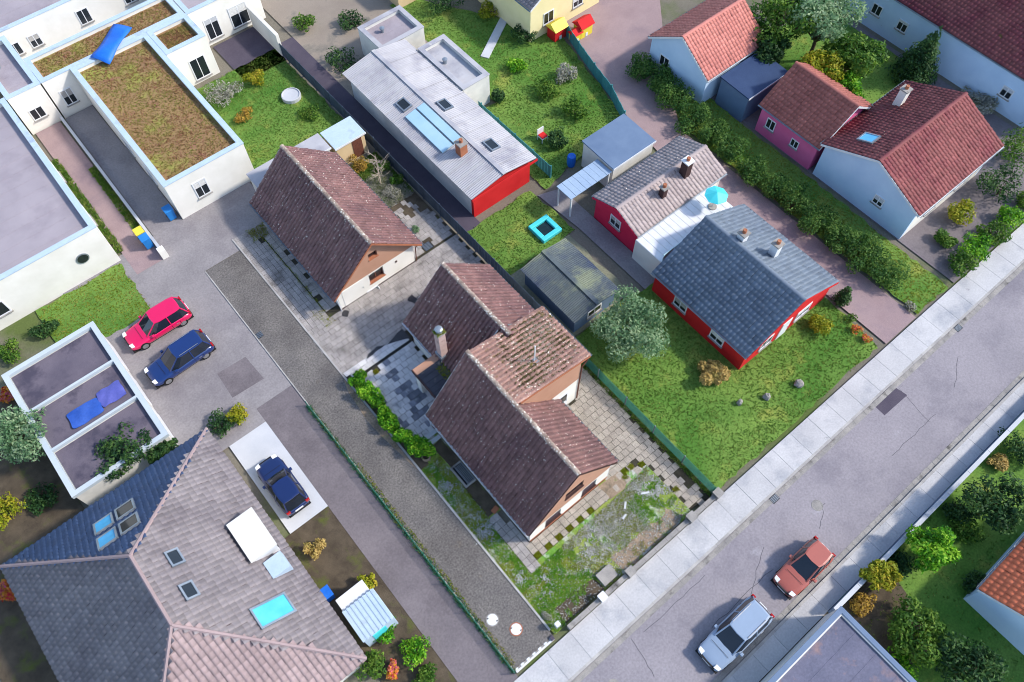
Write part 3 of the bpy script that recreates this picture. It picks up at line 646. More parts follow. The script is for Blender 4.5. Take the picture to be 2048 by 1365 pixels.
# wing walls
MB().box(5.95, 7.98, 4.95, 5.2, -.1, 2.75).build('wing_front_wall', WHITE, H)
zw = lambda x: RZ-.19-(x-RX)*(RZ-4.93)/5.5
MB().extrude([(3.4,4.93,2.752),(7.98,4.93,2.752),(7.98,4.93,zw(7.98)),(3.4,4.93,zw(3.4))], (0,.27,0)).build('wing_front_cladding', TAN, H)
MB().box(7.74, 7.98, 5.2, 8.98, -.1, 2.75).build('wing_side_wall', WHITE, H)
MB().box(7.76, 8.0, 5.2, 8.96, 2.752, zw(8.0)).build('wing_side_cladding', TAN, H)
MB().extrude([(5.5,8.75,-.1),(7.98,8.75,-.1),(7.98,8.75,zw(7.98)),(5.5,8.75,zw(5.5))], (0,.24,0)).build('wing_rear_wall', TAN, H)
d_ = MB().box(6.42, 7.18, 4.91, 4.96, .02, 2.0).build('door', TRIM, H)
MB().box(6.5, 7.1, 4.895, 4.915, 1.05, 1.85).build('pane', GLASS, d_); MB().box(7.04, 7.14, 4.86, 4.91, .98, 1.02).build('handle', ZINC, d_)
MB().box(6.3, 7.3, 4.55, 4.94, -.1, .1).build('doorstep', CONC, H)
window(H, '+X', 7.98, 7.0, 1.0, 1.2, 1.1, mull=1)
for yy in (2.2,): window(H, '-X', 0, yy+1, .9, 1.0, .8, DARKT); window(H, '-X', 0, 6.6, .9, 1.0, .8, DARKT)
# roofs
sl_len = math.hypot(3.3, RZ-EZ)
slope(H, (RX, Y0, RZ), (RX, Y1, RZ), (-3.3, 0, EZ-RZ), sl_len, TILE)
slope(H, (RX, Y0, RZ), (RX, 4.93, RZ), (3.3, 0, EZ-RZ), sl_len, TILE)
wl_len = math.hypot(5.5, RZ-4.93)
slope(H, (RX, 4.88, RZ), (RX, 9.14, RZ), (5.5, 0, 4.93-RZ), wl_len, TILE_W)
ridge_caps(H, (RX, Y0, RZ+.05), (RX, Y1, RZ+.05))
board(H, (RX-3.3, Y0-.03, EZ), (RX, Y0-.03, RZ), .17, .03, DARKT); board(H, (RX+3.3, Y0-.03, EZ), (RX, Y0-.03, RZ), .17, .03, DARKT)
board(H, (RX-3.3, Y1+.005, EZ), (RX, Y1+.005, RZ), .17, .03, TRIM)
board(H, (RX+.3, 4.85, RZ-.05), (8.62, 4.85, 4.93), .15, .03, PLINTH)
gutter(H, (-.25, Y0, EZ-.03), (-.25, Y1, EZ-.03), TRIM); gutter(H, (6.49, Y0, EZ-.03), (6.49, 4.9, EZ-.03)); gutter(H, (8.69, 4.86, 4.88), (8.69, 9.14, 4.88))
MB().tube([(8.66,4.95,4.82),(8.45,4.93,4.5),(8.06,4.9,4.2),(8.03,4.9,2.0),(8.03,4.9,.02)], .045, 8).build('downpipe', WOODW, H)
MB().box(8.35, 8.6, 4.9, 9.1, 4.72, 4.8).build('eave_soffit', TAN, H)
MB().tube([(-.25,9.1,EZ-.08),(-.07,9.12,1.6),(-.07,9.12,.02)], .04, 8).build('downpipe', TRIM, H)
MB().tube([(6.49,-.05,EZ-.08),(6.02,-.0,1.6),(6.02,0,.02)], .04, 8).build('downpipe', TRIM, H)
# rear part
QX, QZ, QE = 5.73, 5.66, 2.4
MB().box(2.6, 2.84, 9.06, 14.7, -.1, 2.45).build('rear_west_wall', WHITE_D, H)
MB().box(8.6, 8.84, 9.0, 14.7, -.1, 2.45).build('rear_east_wall', WHITE_D, H)
zq = lambda x, o=.2: QZ-o-abs(x-QX)*(QZ-QE)/3.35
wallY('rear_end_gable', H, TAN, [(2.6,-.1),(8.84,-.1),(8.84,zq(8.84)),(QX,QZ-.2),(2.6,zq(2.6))], [], 14.46, .24)
ql = math.hypot(3.35, QZ-QE)
def under_main(c): return (c[:,1] < 9.35) & (c[:,2] < RZ-np.abs(c[:,0]-RX)*(RZ-EZ)/3.3+.02) & (c[:,0] < 5.6) & (c[:,1] < 9.22)
slope(H, (QX, 9.24, QZ), (QX, 14.9, QZ), (-3.35, 0, QE-QZ), ql, TILE)
slope(H, (QX, 9.18, QZ), (QX, 14.9, QZ), (3.35, 0, QE-QZ), ql, TILE)
slope(H, (QX, 8.55, QZ), (QX, 9.2, QZ), (-3.35, 0, QE-QZ), .42, TILE, e=.2); slope(H, (QX, 8.55, QZ), (QX, 9.2, QZ), (3.35, 0, QE-QZ), .42, TILE, e=.2)
MB().extrude([(QX-.3,8.57,QZ-.42),(QX+.3,8.57,QZ-.42),(QX,8.57,QZ-.1)], (0,.2,0)).build('saddle_end', TRIM, H)
ridge_caps(H, (QX, 8.55, QZ+.05), (QX, 14.9, QZ+.05))
board(H, (QX-3.35, 14.9, QE), (QX, 14.9, QZ), .17, .03, TRIM); board(H, (QX+3.35, 14.9, QE), (QX, 14.9, QZ), .17, .03, TRIM)
gutter(H, (2.31, 11.6, QE-.04), (2.31, 14.92, QE-.04), TRIM, .08); gutter(H, (9.14, 9.2, QE-.04), (9.14, 14.92, QE-.04), ZINC)
board(H, (2.4, 11.55, QE-.06), (2.4, 14.9, QE-.06), .2, .03, TRIM, 'fascia')
# ragged hole with slipped tiles near the rear eave
MB().extrude([(8.55,9.3,2.98),(9.02,9.3,2.53),(9.02,10.0,2.53),(8.55,9.8,2.98)], (.05,0,.055)).build('missing_tile_gap', PLASTIC, H)
# flashing strips where the roofs meet
MB().extrude([(3.35,9.22,3.5),(5.4,9.22,5.5),(5.4,9.22,5.62),(3.35,9.22,3.62)], (0,.05,0)).build('flashing', ZINC, H)
MB().extrude([(6.1,9.16,5.4),(7.4,9.16,4.15),(7.4,9.16,4.27),(6.1,9.16,5.52)], (0,.06,0)).build('flashing', ZINC, H)
# chimney
CHM = mat('pale_render_chimney', C(176, 150, 146), C(196, 172, 166), 1.5, .9, .15, 40, patches=[(C(150, 122, 116), 2, .58, .72)])
ch = MB().box(2.55, 3.02, 11.12, 11.6, 2.6, 5.4).build('chimney', CHM, H)
MB().box(2.49, 3.08, 11.06, 11.66, 5.4, 5.5).build('chimney_cap', CONC, ch)
MB().lathe(2.785, 11.36, [(.2,5.5),(.2,5.72),(.24,5.74),(.24,5.8),(.16,5.86),(.02,5.88)], 14).build('cowl', ZINC, ch)
MB().box(2.46, 3.11, 11.03, 11.69, 2.75, 3.0).build('chimney_flashing', ZINC, ch)
struct(tufts('chimney_moss', np.stack([RNG.uniform(2.5,3.07,160), RNG.uniform(11.08,11.64,160)], 1), MOSS, .05, .03, 5.5, parent=ch), 'stuff')
# porch
pr = MB().box(.8, 2.54, 9.3, 11.3, 2.42, 2.55).build('porch_roof', BLACKM, H)
MB().box(.8, 2.58, 11.3, 11.78, 2.42, 2.56).build('porch_edge_slab', TAN, H)
MB().box(.74, .8, 9.3, 11.78, 2.3, 2.58).build('porch_fascia', DARKT, H)
for k in range(5):
    for j in range(4): MB().box(.84+j*.43, 1.25+j*.43, 9.34+k*.39, 9.71+k*.39, 2.552, 2.575+.004*((k+j) % 2)).build('porch_slab', BLACKM, H)
MB().box(.88, 1.2, 11.25, 11.7, 0, 2.42).build('porch_pillar', WHITE, H)
struct(tufts('porch_moss', scatter(R4(1.9,2.56,9.4,11.0), 300), MOSS, .04, .03, 2.575, parent=H), 'stuff')
# aerial on the wing
ax, ay = 5.75, 6.45; az = zw(ax)+.2
a_ = MB().tube([(ax, ay, az), (ax+.01, ay, az+1.75)], .035, 8).build('aerial_mast', TRIM, H)
MB().box(ax-.2, ax+.2, ay-.18, ay+.18, az-.02, az+.06).build('mast_plate', ZINC, a_)
# moss cushions on the wing roof
mp = scatter(R4(3.9, 8.45, 5.05, 9.0), 15000); mzz = vnoise(mp, 1.1, 9)*.7+vnoise(mp, 4, 3)*.3; mden = np.exp(-((mp[:,0]-6.7)/1.6)**2-((mp[:,1]-7.3)/1.5)**2)+.55*np.exp(-((mp[:,0]-5.0)/.9)**2-((mp[:,1]-5.9)/.7)**2); mp = mp[mden*(.35+1.1*mzz) > RNG.random(len(mp))*.95]
V = mp; zz_ = RZ-(V[:,0]-RX)*(RZ-4.93)/5.5+.045
o = stones('roof_moss', mp, leafmat('roof_moss_cushions', C(62, 56, 34), C(90, 82, 44), C(158, 150, 140), .05), .034, 0, H); me = o.data
co = np.zeros(len(me.vertices)*3, np.float32); me.vertices.foreach_get('co', co); co = co.reshape(-1,3); co[:,2] += np.repeat(zz_, 6); me.vertices.foreach_set('co', co.ravel()); struct(o, 'stuff')

# ============================================================ OUTBUILDING
S = thing('outbuilding', 'plum tiled outbuilding with tan gable over white wall across the courtyard', 'outbuilding', (3.4, 24.6, 0))
SX, SZ, SE = 3.47, 5.05, 1.9; SY0, SY1 = 19.22, 29.6
hol = [[(2.86,.7),(4.0,.7),(4.0,1.68),(2.86,1.68)]]
wallY('front_wall', S, WHITE, [(.42,-.1),(6.43,-.1),(6.43,1.8),(.42,1.8)], hol, 19.6, .28)
zs = lambda x: SZ-.2-abs(x-SX)*(SZ-SE)/3.47
wallY('front_gable', S, TAN, [(.42,1.802),(6.43,1.802),(6.43,zs(6.43)),(SX,SZ-.2),(.42,zs(.42))], [[(3.2,3.12),(3.85,3.12),(3.85,3.68),(3.2,3.68)]], 19.58, .28)
recessed(S, 2.86, 4.0, .7, 1.68, 19.6, WOODW, PLINTH, curtain=True); recessed(S, 3.2, 3.85, 3.12, 3.68, 19.58, WOODW, PLINTH, mull=0)
MB().box(.42, .68, 19.88, 29.3, -.1, 1.95).build('west_wall', WHITE_D, S); MB().box(6.17, 6.43, 19.88, 29.3, -.1, 1.95).build('east_wall', WHITE_D, S)
wallY('rear_gable', S, WHITE_D, [(.42,-.1),(6.43,-.1),(6.43,zs(6.43)),(SX,SZ-.2),(.42,zs(.42))], [], 29.3, .2)
d_ = MB().box(.75, 2.4, 19.575, 19.61, .03, 1.72).build('door', WHITE, S); MB().box(2.24, 2.32, 19.55, 19.58, .8, .9).build('handle', ZINC, d_)
MB().box(2.44, 3.3, 19.54, 19.598, .06, .12).build('service_pipe', TRIM, S); MB().box(3.24, 3.3, 19.3, 19.598, .0, .13).build('service_pipe', TRIM, S)
MB().box(4.95, 5.08, 19.56, 19.6, 1.2, 1.34).build('wall_lamp', DARKT, S)
MB().box(.42, 6.43, 19.57, 19.598, -.1, .06).build('plinth', DARKT, S)
ls = math.hypot(3.47, SZ-SE)
slope(S, (SX, SY0, SZ), (SX, SY1, SZ), (-3.47, 0, SE-SZ), ls, TILE); slope(S, (SX, SY0, SZ), (SX, SY1, SZ), (3.47, 0, SE-SZ), ls, TILE)
ridge_caps(S, (SX, SY0, SZ+.05), (SX, SY1, SZ+.05))
for sx in (-1, 1):
    board(S, (SX+sx*3.47, SY0-.03, SE), (SX, SY0-.03, SZ), .16, .03, PLINTH); board(S, (SX+sx*3.47, SY1, SE), (SX, SY1, SZ), .16, .03, TRIM)
    gutter(S, (SX+sx*3.54, SY0, SE-.04), (SX+sx*3.54, SY1, SE-.04), ZINC)
MB().tube([(-.07,19.4,SE-.1),(.3,19.5,1.5),(.36,19.5,.0)], .04, 8).build('downpipe', TRIM, S)
MB().tube([(7.0,19.45,SE-.1),(6.6,19.55,1.5),(6.5,19.55,.0)], .04, 8).build('downpipe', WOODW, S)

# ============================================================ SMALL THINGS ON THE PLOT
lw = thing('light_well', 'sunken basement light well with steel grate beside the house wall', 'light well', (-.45, 5.5, 0))
mb = MB(); mb.box(-.85,-.06,4.7,4.82,-.1,.1); mb.box(-.85,-.06,6.15,6.27,-.1,.1); mb.box(-.85,-.73,4.82,6.15,-.1,.1); mb.build('surround', CONC, lw)
mb = MB()
for k in range(16): mb.box(-.6,-.1,4.86+k*.08,4.885+k*.08,.05,.08)
mb.box(-.6,-.57,4.84,6.13,.04,.082); mb.box(-.1,-.07,4.84,6.13,.04,.082); mb.build('grate', ZINC, lw); MB().box(-.73,-.06,4.82,6.15,-.1,.01).build('pit', PLASTIC, lw)
tag(MB().rbox(-.35, 2.62, 0, .08, .42, .3, .2).build('red_brick_step', PLINTH), 'red clay step against the house wall by the west path', 'step')
t = thing('planting_ring', 'round concrete planting ring at the end of the laurel hedge', 'planter', (-1.5, 7.72, 0))
MB().lathe(-1.5, 7.72, [(.27,0),(.29,.2),(.28,.24),(.2,.24),(.19,.1),(.02,.08)], 20).build('ring', SAND, t); MB().lathe(-1.5, 7.72, [(.185,.08),(.18,.12),(.02,.12)], 14).build('soil', SOIL, t)
hy = [14.35, 13.35, 12.5, 11.4, 10.5, 9.6, 8.75, 8.1]; hx = [-1.75,-1.8,-1.75,-1.95,-1.9,-1.8,-1.65,-1.4]
hl = ['at the drain channel end of the hedge', 'second from the drain channel', 'third from the drain channel', 'just after the gap in the hedge', 'fifth along the terrace', 'sixth along the terrace', 'seventh along the terrace', 'beside the concrete planting ring']
for k in range(8):
    bush('laurel_shrub', 'bright green laurel shrub '+hl[k], 'shrub', hx[k], hy[k], .62 if k < 7 else .7, .95+.1*(k % 3), LEAF_B, 1500, .085, 'laurel hedge between driveway and terrace')
bush('weed_clump', 'small green weed clump growing in the drain channel corner', 'weed', -1.25, 14.72, .22, .2, LEAF_M, 160, .05)
bush('ochre_shrub', 'ochre leaved shrub behind the outbuilding by the pale shed', 'shrub', 8.3, 28.9, .75, .8, LEAF_O, 1500, .06)
bush('evergreen_shrub', 'green shrub against the boundary fence behind the outbuilding', 'shrub', 9.5, 27.6, .5, .8, LEAF_M, 1100, .06)
bush('evergreen_shrub', 'low green shrub along the boundary fence beyond the broken paving', 'shrub', 9.55, 25.9, .55, .6, LEAF_M, 1100, .06)
bush('pale_bush', 'greyish flowering bush beside the broken paving', 'shrub', 8.55, 25.3, .7, .45, GRASSD, 1500, .05)
bush('pale_bush', 'small grey leaved clump by the outbuilding downpipe', 'shrub', 8.0, 21.7, .35, .35, LEAF_S, 500, .05)
# bare young tree
bt = thing('bare_tree', 'bare pale branched young tree behind the outbuilding', 'tree', (8.5, 26.6, 0)); mb = MB()
mb.tube([(8.5,26.6,0),(8.55,26.7,1.0),(8.6,26.75,2.0),(8.65,26.8,2.9)], [.06,.045,.03,.012], 6)
tw = MB()
for k in range(26):
    z = random.uniform(.5, 2.6); a = random.random()*6.3; L_ = random.uniform(.5, 1.1)*(1-.15*z)
    b0 = Vector((8.5+.05*z, 26.6+.07*z, z)); b1 = b0+Vector((math.cos(a)*L_*.6, math.sin(a)*L_*.6, L_*.35)); b2 = b1+Vector((math.cos(a+.3)*L_*.5, math.sin(a+.3)*L_*.5, L_*.4))
    mb.tube([b0, b1, b2], [.02,.013,.006], 4)
    for q in range(4):
        a2 = a+random.uniform(-1, 1); b3 = b1+(b2-b1)*random.random(); tw.tube([b3, b3+Vector((math.cos(a2)*.3, math.sin(a2)*.3, random.uniform(0, .3)))], [.009,.004], 4)
mb.build('trunk', TWIG, bt); tw.build('crown', TWIG, bt)
struct(tufts('back_garden_weeds', scatter(R4(7.1, 9.95, 24.6, 29.4), 5000), GRASSL, .12, .03, -.01), 'stuff')
struct(tufts('back_garden_dry_stalks', scatter(R4(7.1, 9.7, 24.4, 27.5), 2600), GRASSD, .2, .02, -.01), 'stuff')
# front boundary wall
bw = thing('boundary_wall', 'low weathered concrete front wall between garden and pavement', 'wall', (4, -4.95, 0))
for k, (a, b) in enumerate([(-1.45,.78),(1.22,2.85),(3.35,7.65),(8.15,9.85)]):
    MB().box(a, b, -5.08, -4.86, -.25, .28).build('wall_section', CONC, bw); 
    n = max(1, round((b-a)/.8))
    for q in range(n): MB().box(a+(b-a)*q/n+.008, a+(b-a)*(q+1)/n-.008, -5.11, -4.83, .282, .34).build('coping_stone', CONC, bw)
for k, (x, s, mt_) in enumerate([(10.08,.42,CONC),(7.9,.44,CONC),(3.1,.42,CONC),(1.0,.36,TRIM)]):
    pi = MB().box(x-s/2, x+s/2, -4.97-s/2, -4.97+s/2, -.25, .55).build('pillar', mt_, bw); MB().box(x-s/2-.04, x+s/2+.04, -5.01-s/2, -4.93+s/2, .552, .62).build('pillar_cap', mt_, pi)
tag(MB().box(1.55, 2.55, -4.62, -3.85, -.1, .22).build('entrance_slab', CONC), 'weathered concrete slab inside the front wall beside the dark bed', 'slab')
t = thing('letter_box', 'white letter box on a post at the driveway corner of the front wall', 'letter box', (-1.85, -4.5, 0))
MB().box(-1.98,-1.7,-4.62,-4.36,.35,.8).build('box', TRIM, t, bevel=.02); MB().box(-1.88,-1.8,-4.53,-4.45,-.1,.35).build('post', ZINC, t); MB().box(-1.95,-1.73,-4.635,-4.62,.66,.7).build('slot', PLASTIC, t)
tag(MB().box(-2.55,-2.33,-4.9,-4.66,-.1,.12).build('kerb_block', PATCHM, bevel=.015), 'dark blue grey block at the end of the driveway kerb', 'block')
bush('grey_cushion_plant', 'grey round cushion plant in the corner of the front garden by the letter box', 'plant', -1.95, -3.75, .32, .25, GRASSD, 500, .04)
for k, (x, y, a, L_) in enumerate([(5.6,-2.0,.7,.5),(5.1,-2.45,.2,.4),(7.0,-2.2,-.5,.55)]):
    tag(MB().rbox(x, y, 0, .07, L_, .13, a, .85).build('broken_stone', WALKM), ['pale broken stone lying in the weeds near the sand patch', 'pale broken stone lying in the middle of the dry weeds', 'pale curved edging stone beside the side path weeds'][k], 'stone')
# green mesh fence on the right
gf = thing('mesh_fence', 'green double rod mesh fence along the side path', 'fence', (10.0, .8, 0))
ys = [-4.7, -2.25, .2, 2.65, 5.1, 7.5]
for k, y in enumerate(ys): MB().box(9.97, 10.03, y-.03, y+.03, -.1, 1.12).build('post', ZINC if k else GREENM, gf)
for a, b in zip(ys[:-1], ys[1:]):
    mb = MB()
    for q in range(9): mb.box(9.985, 10.015, a+.035, b-.035, .08+q*.12, .095+q*.12)
    n = int((b-a)/.05)
    for q in range(1, n): yy = a+(b-a)*q/n; mb.box(9.994, 10.006, yy-.005, yy+.005, .05, 1.06)
    mb.build('mesh_panel', GREENM, gf)
struct(tufts('fence_foot_weeds', scatter(R4(9.72, 10.2, -4.7, 8), 2200), GRASSL, .09, .03, -.02), 'stuff')
# low green wire fence on the left edge
wf = thing('wire_fence', 'low green wire fence along the outer edge of the driveway', 'fence', (-5.06, 5.0, 0))
ys = [-4.85+2.0*k for k in range(11)]
for y in ys: MB().box(-5.115, -5.075, y-.02, y+.02, -.1, .62).build('post', GREENM, wf)
for a, b in zip(ys[:-1], ys[1:]):
    mb = MB()
    for q in range(6): mb.box(-5.1, -5.088, a+.02, b-.02, .06+q*.1, .072+q*.1)
    for q in range(1, 20): yy = a+(b-a)*q/20; mb.box(-5.098, -5.09, yy-.005, yy+.005, .04, .6)
    mb.build('wire_panel', GREENM, wf)
struct(tufts('fence_line_weeds', scatter(R4(-5.2, -4.98, -4.8, 15.2), 1500), leafmat('teal_weeds', C(40, 96, 70), C(70, 124, 92), C(110, 120, 60)), .12, .03, -.02), 'stuff')
struct(tufts('drive_edge_weeds', scatter(R4(-4.98, -4.75, -4.5, 10), 700), GRASSY, .05, .02, 0), 'stuff')
# dark boundary fence behind and beside
df = thing('boarded_fence', 'dark blue grey boarded boundary fence running back from the dwelling', 'fence', (10.14, 25, 0))
FB = mat('dark_stained_boards', C(52, 66, 84), C(66, 80, 96), 2, .7, .1, 30, objr=.15)
y = 7.6; bme = None
while y < 44:
    MB().box(10.10, 10.18, y-.04, y+.04, -.1, 1.3).build('post', FB, df)
    for q in range(6):
        a = y+.05+q*.318
        if bme is None: bo = MB().box(10.12, 10.145, a, a+.3, .02, 1.25).build('board', FB, df); bme = bo.data; a0 = a
        else: bo = bpy.data.objects.new('board', bme); col.objects.link(bo); bo.parent = df; bo.location = (0, a-a0, random.uniform(-.015, .015))
    y += 2.0

# ============================================================ NEIGHBOURS
RED = mat('red_painted_render', C(186, 26, 30), C(200, 36, 38), .8, .8, .06, 50, fine=.05)
PINKW = mat('pink_render', C(206, 92, 138), C(216, 106, 150), .8, .85, .06, 50, fine=.05)
CRIM = mat('crimson_render', C(196, 28, 66), C(206, 40, 76), .8, .85, .06, 50, fine=.05)
WHITE_SHADE = mat('shaded_white_render', C(176, 200, 226), C(190, 212, 234), .6, .9, .06, 50, fine=.05)  # white render with the blue of its shade painted into the colour
CREAM = mat('cream_render', C(220, 208, 158), C(230, 218, 172), .6, .9, .06, 50, fine=.05)
YELLW = mat('yellow_render', C(226, 196, 100), C(234, 206, 116), .6, .9, .06, 50, fine=.05)
BEIGEW = mat('beige_render', C(196, 172, 132), C(208, 184, 146), .6, .9, .06, 50, fine=.05)
SLATE_T = mat('slate_blue_tile', C(92, 104, 120), C(106, 118, 132), .5, .6, .2, 60, island=.15, spec=.4)
GREY_T = mat('grey_concrete_tile', C(114, 109, 114), C(130, 124, 127), .4, .75, .2, 60, island=.13, patches=[(C(104, 98, 104), .3, .5, .7)])
RED_T = mat('dark_red_tile', C(112, 60, 62), C(128, 72, 72), .5, .7, .2, 60, island=.16, patches=[(C(104, 40, 54), .4, .5, .7), (C(92, 84, 40), .8, .66, .76)])
ROSE_T = mat('rose_red_tile', C(176, 110, 102), C(190, 122, 112), .5, .7, .2, 60, island=.12)
BROWNR_T = mat('red_brown_tile', C(138, 82, 76), C(152, 94, 86), .5, .7, .2, 60, island=.14)
FIBRE = mat('grey_fibre_cement', C(158, 158, 164), C(176, 176, 180), .5, .85, .1, 40, fine=.08, patches=[(C(140, 140, 150), .35, .5, .68), (C(190, 188, 184), .8, .64, .74)])
GRAVR = mat('gravel_flat_roof', C(146, 139, 146), C(160, 152, 158), .3, .95, .5, 30, fine=.16, patches=[(C(132, 124, 132), .2, .5, .7)])
SEDUM = mat('sedum_roof', C(136, 108, 78), C(146, 120, 82), .5, 1, .6, 20, fine=.25, patches=[(C(140, 140, 70), .45, .52, .64), (C(138, 92, 80), .7, .58, .72)])
BLUESH = mat('blue_sheeting', C(20, 92, 190), C(34, 108, 204), 1.2, .5, .2, 12, fine=.1)
TARP = mat('dull_blue_tarpaulin', C(34, 74, 156), C(56, 92, 172), 1, .55, .3, 10, fine=.1)
VIOT = mat('violet_blue_tarpaulin', C(78, 84, 156), C(94, 98, 170), 1, .55, .3, 10, fine=.1)
LBLUE = mat('pale_blue_sheet_roof', C(164, 184, 204), C(180, 198, 214), .6, .5, .05, 9, fine=.06, patches=[(C(148, 164, 182), .6, .55, .7)])
BGREY = mat('blue_grey_sheet_roof', C(88, 108, 136), C(102, 122, 148), .6, .6, .05, 30, fine=.06)
CYAN = mat('turquoise_plastic', C(60, 190, 200), C(80, 206, 212), 1, .4, .03, 30, fine=.04)
BIN = mat('blue_plastic_bin', C(30, 110, 180), C(44, 126, 196), 1, .5, .03, 30, fine=.04)
BINY = mat('yellow_plastic', C(214, 196, 60), C(226, 208, 80), 1, .5, .03, 30, fine=.04)

def flat_building(name, label, x0, x1, y0, y1, h, roofm, wallm=None, cap=None, par_h=.3, pw=.35, cat='building', wins=()):
    wallm = wallm or WHITE; t = thing(name, label, cat, ((x0+x1)/2, (y0+y1)/2, 0))
    for nm, b in (('front_wall', (x0, x1, y0, y0+.3)), ('back_wall', (x0, x1, y1-.3, y1)), ('side_wall', (x0, x0+.3, y0+.3, y1-.3)), ('side_wall', (x1-.3, x1, y0+.3, y1-.3))):
        MB().box(*b, -.12, h).build(nm, wallm, t)
    MB().box(x0+.3, x1-.3, y0+.3, y1-.3, h-par_h-.2, h-par_h).build('roof', roofm, t)
    if roofm.name in ('gravel_flat_roof', 'stained_flat_roof', 'grey_fibre_cement'):
        n = int((y1-y0)/1.1)
        for q in range(1, n): yy = y0+(y1-y0)*q/n; MB().box(x0+.31, x1-.31, yy-.03, yy+.03, h-par_h, h-par_h+.012).build('roof_seam', roofm, t)
        MB().lathe(x0+(x1-x0)*.35, y0+(y1-y0)*.6, [(.14,h-par_h),(.14,h-par_h+.3),(.2,h-par_h+.32),(.2,h-par_h+.4),(.02,h-par_h+.44)], 12).build('vent_pipe', ZINC, t)
    cm = cap or LBLUE; p = pw; e = .04
    for b in ((x0-e, x1+e, y0-e, y0+p), (x0-e, x1+e, y1-p, y1+e), (x0-e, x0+p, y0+p, y1-p), (x1-p, x1+e, y0+p, y1-p)): MB().box(*b, h+.002, h+.07).build('parapet_cap', cm, t)
    for (sd, tt, z, w, hh) in wins: window(t, sd, {'-Y': y0, '+Y': y1, '-X': x0, '+X': x1}[sd], tt, z, w, hh)
    return t
def gable_building(name, label, x0, x1, y0, y1, ez, rz, axis, tile, wallm, ov=.3, cat='house', wins=(), front=None, w=.3, e=.34, rc=None, vergem=None, gut=True):
    """pitched roof building; axis is the ridge direction"""
    t = thing(name, label, cat, ((x0+x1)/2, (y0+y1)/2, 0)); front = front or {}
    g = lambda s: front.get(s, wallm)
    if axis == 'y':
        cx = (x0+x1)/2; hs = (x1-x0)/2+ov; k = (rz-ez)/hs; zt_ = lambda x: rz-.2-abs(x-cx)*k
        MB().box(x0, x0+.25, y0+.25, y1-.25, -.12, zt_(x0)).build('side_wall', g('-X'), t); MB().box(x1-.25, x1, y0+.25, y1-.25, -.12, zt_(x1)).build('side_wall', g('+X'), t)
        for yy, s in ((y0, '-Y'), (y1-.25, '+Y')): wallY('gable_wall', t, g(s), [(x0,-.12),(x1,-.12),(x1,zt_(x1)),(cx,rz-.2),(x0,zt_(x0))], [], yy, .25)
        L_ = math.hypot(hs, rz-ez)
        for s in (-1, 1):
            slope(t, (cx, y0-ov, rz), (cx, y1+ov, rz), (s*hs, 0, ez-rz), L_, tile, w, e)
            if gut: gutter(t, (cx+s*(hs+.07), y0-ov, ez-.03), (cx+s*(hs+.07), y1+ov, ez-.03))
            board(t, (cx+s*hs, y0-ov-.03, ez), (cx, y0-ov-.03, rz), .17, .03, vergem or TRIM)
        ridge_caps(t, (cx, y0-ov, rz+.05), (cx, y1+ov, rz+.05), rc or tile, .45)
    else:
        cy = (y0+y1)/2; hs = (y1-y0)/2+ov; k = (rz-ez)/hs; zt_ = lambda y: rz-.2-abs(y-cy)*k
        MB().box(x0+.25, x1-.25, y0, y0+.25, -.12, zt_(y0)).build('front_wall', g('-Y'), t); MB().box(x0+.25, x1-.25, y1-.25, y1, -.12, zt_(y1)).build('back_wall', g('+Y'), t)
        for xx, s in ((x0, '-X'), (x1-.25, '+X')): MB().extrude([(xx,y0,-.12),(xx,y1,-.12),(xx,y1,zt_(y1)),(xx,cy,rz-.2),(xx,y0,zt_(y0))], (.25,0,0)).build('gable_wall', g(s), t)
        L_ = math.hypot(hs, rz-ez)
        for s in (-1, 1):
            slope(t, (x0-ov, cy, rz), (x1+ov, cy, rz), (0, s*hs, ez-rz), L_, tile, w, e)
            if gut: gutter(t, (x0-ov, cy+s*(hs+.07), ez-.03), (x1+ov, cy+s*(hs+.07), ez-.03))
            board(t, (x0-ov-.03, cy+s*hs, ez), (x0-ov-.03, cy, rz), .17, .03, vergem or TRIM)
        ridge_caps(t, (x0-ov, cy, rz+.05), (x1+ov, cy, rz+.05), rc or tile, .45)
    for (sd, tt, z, w_, hh) in wins: window(t, sd, {'-Y': y0, '+Y': y1, '-X': x0, '+X': x1}[sd], tt, z, w_, hh)
    return t
def skylight(par, p, u, d, w, h, gm=None, name='skylight', lift=.07):
    """framed roof window lying on a slope: centre p, unit vectors u along and d down"""
    p, u, d = Vector(p), Vector(u).normalized(), Vector(d).normalized(); n = u.cross(d); n *= (1 if n.z > 0 else -1)
    def slab_(a, b, z0, z1): return [p+u*(s*a/2)+d*(q*b/2)+n*z0 for s, q in ((-1,-1),(1,-1),(1,1),(-1,1))], n*(z1-z0)
    mb = MB(); 
    for (cu, cd, a, b) in ((0,-h/2,w,.1),(0,h/2,w,.1),(-w/2,0,.1,h+.1),(w/2,0,.1,h+.1)):
        q = [p+u*(cu+s*a/2)+d*(cd+r*b/2)+n*0.0 for s, r in ((-1,-1),(1,-1),(1,1),(-1,1))]; mb.extrude([tuple(v) for v in q], tuple(n*(lift+.05+(.003 if a < b else 0))))
    f = mb.build(name, ZINC, par); q, dd = slab_(w-.08, h-.08, .0, lift+.02); MB().extrude([tuple(v) for v in q], tuple(dd)).build('pane', gm or GLASSB, f); return f
def chim(par, x, y, z0, z1, mt, s=.5, top=None):
    c = MB().box(x-s/2, x+s/2, y-s/2, y+s/2, z0, z1).build('chimney', mt, par); MB().box(x-s/2-.06, x+s/2+.06, y-s/2-.06, y+s/2+.06, z1+.001, z1+.1).build('chimney_cap', top or CONC, c)
    MB().lathe(x, y, [(.13,z1+.1),(.13,z1+.35),(.1,z1+.36),(.02,z1+.34)], 12).build('flue', PLINTH, c); return c

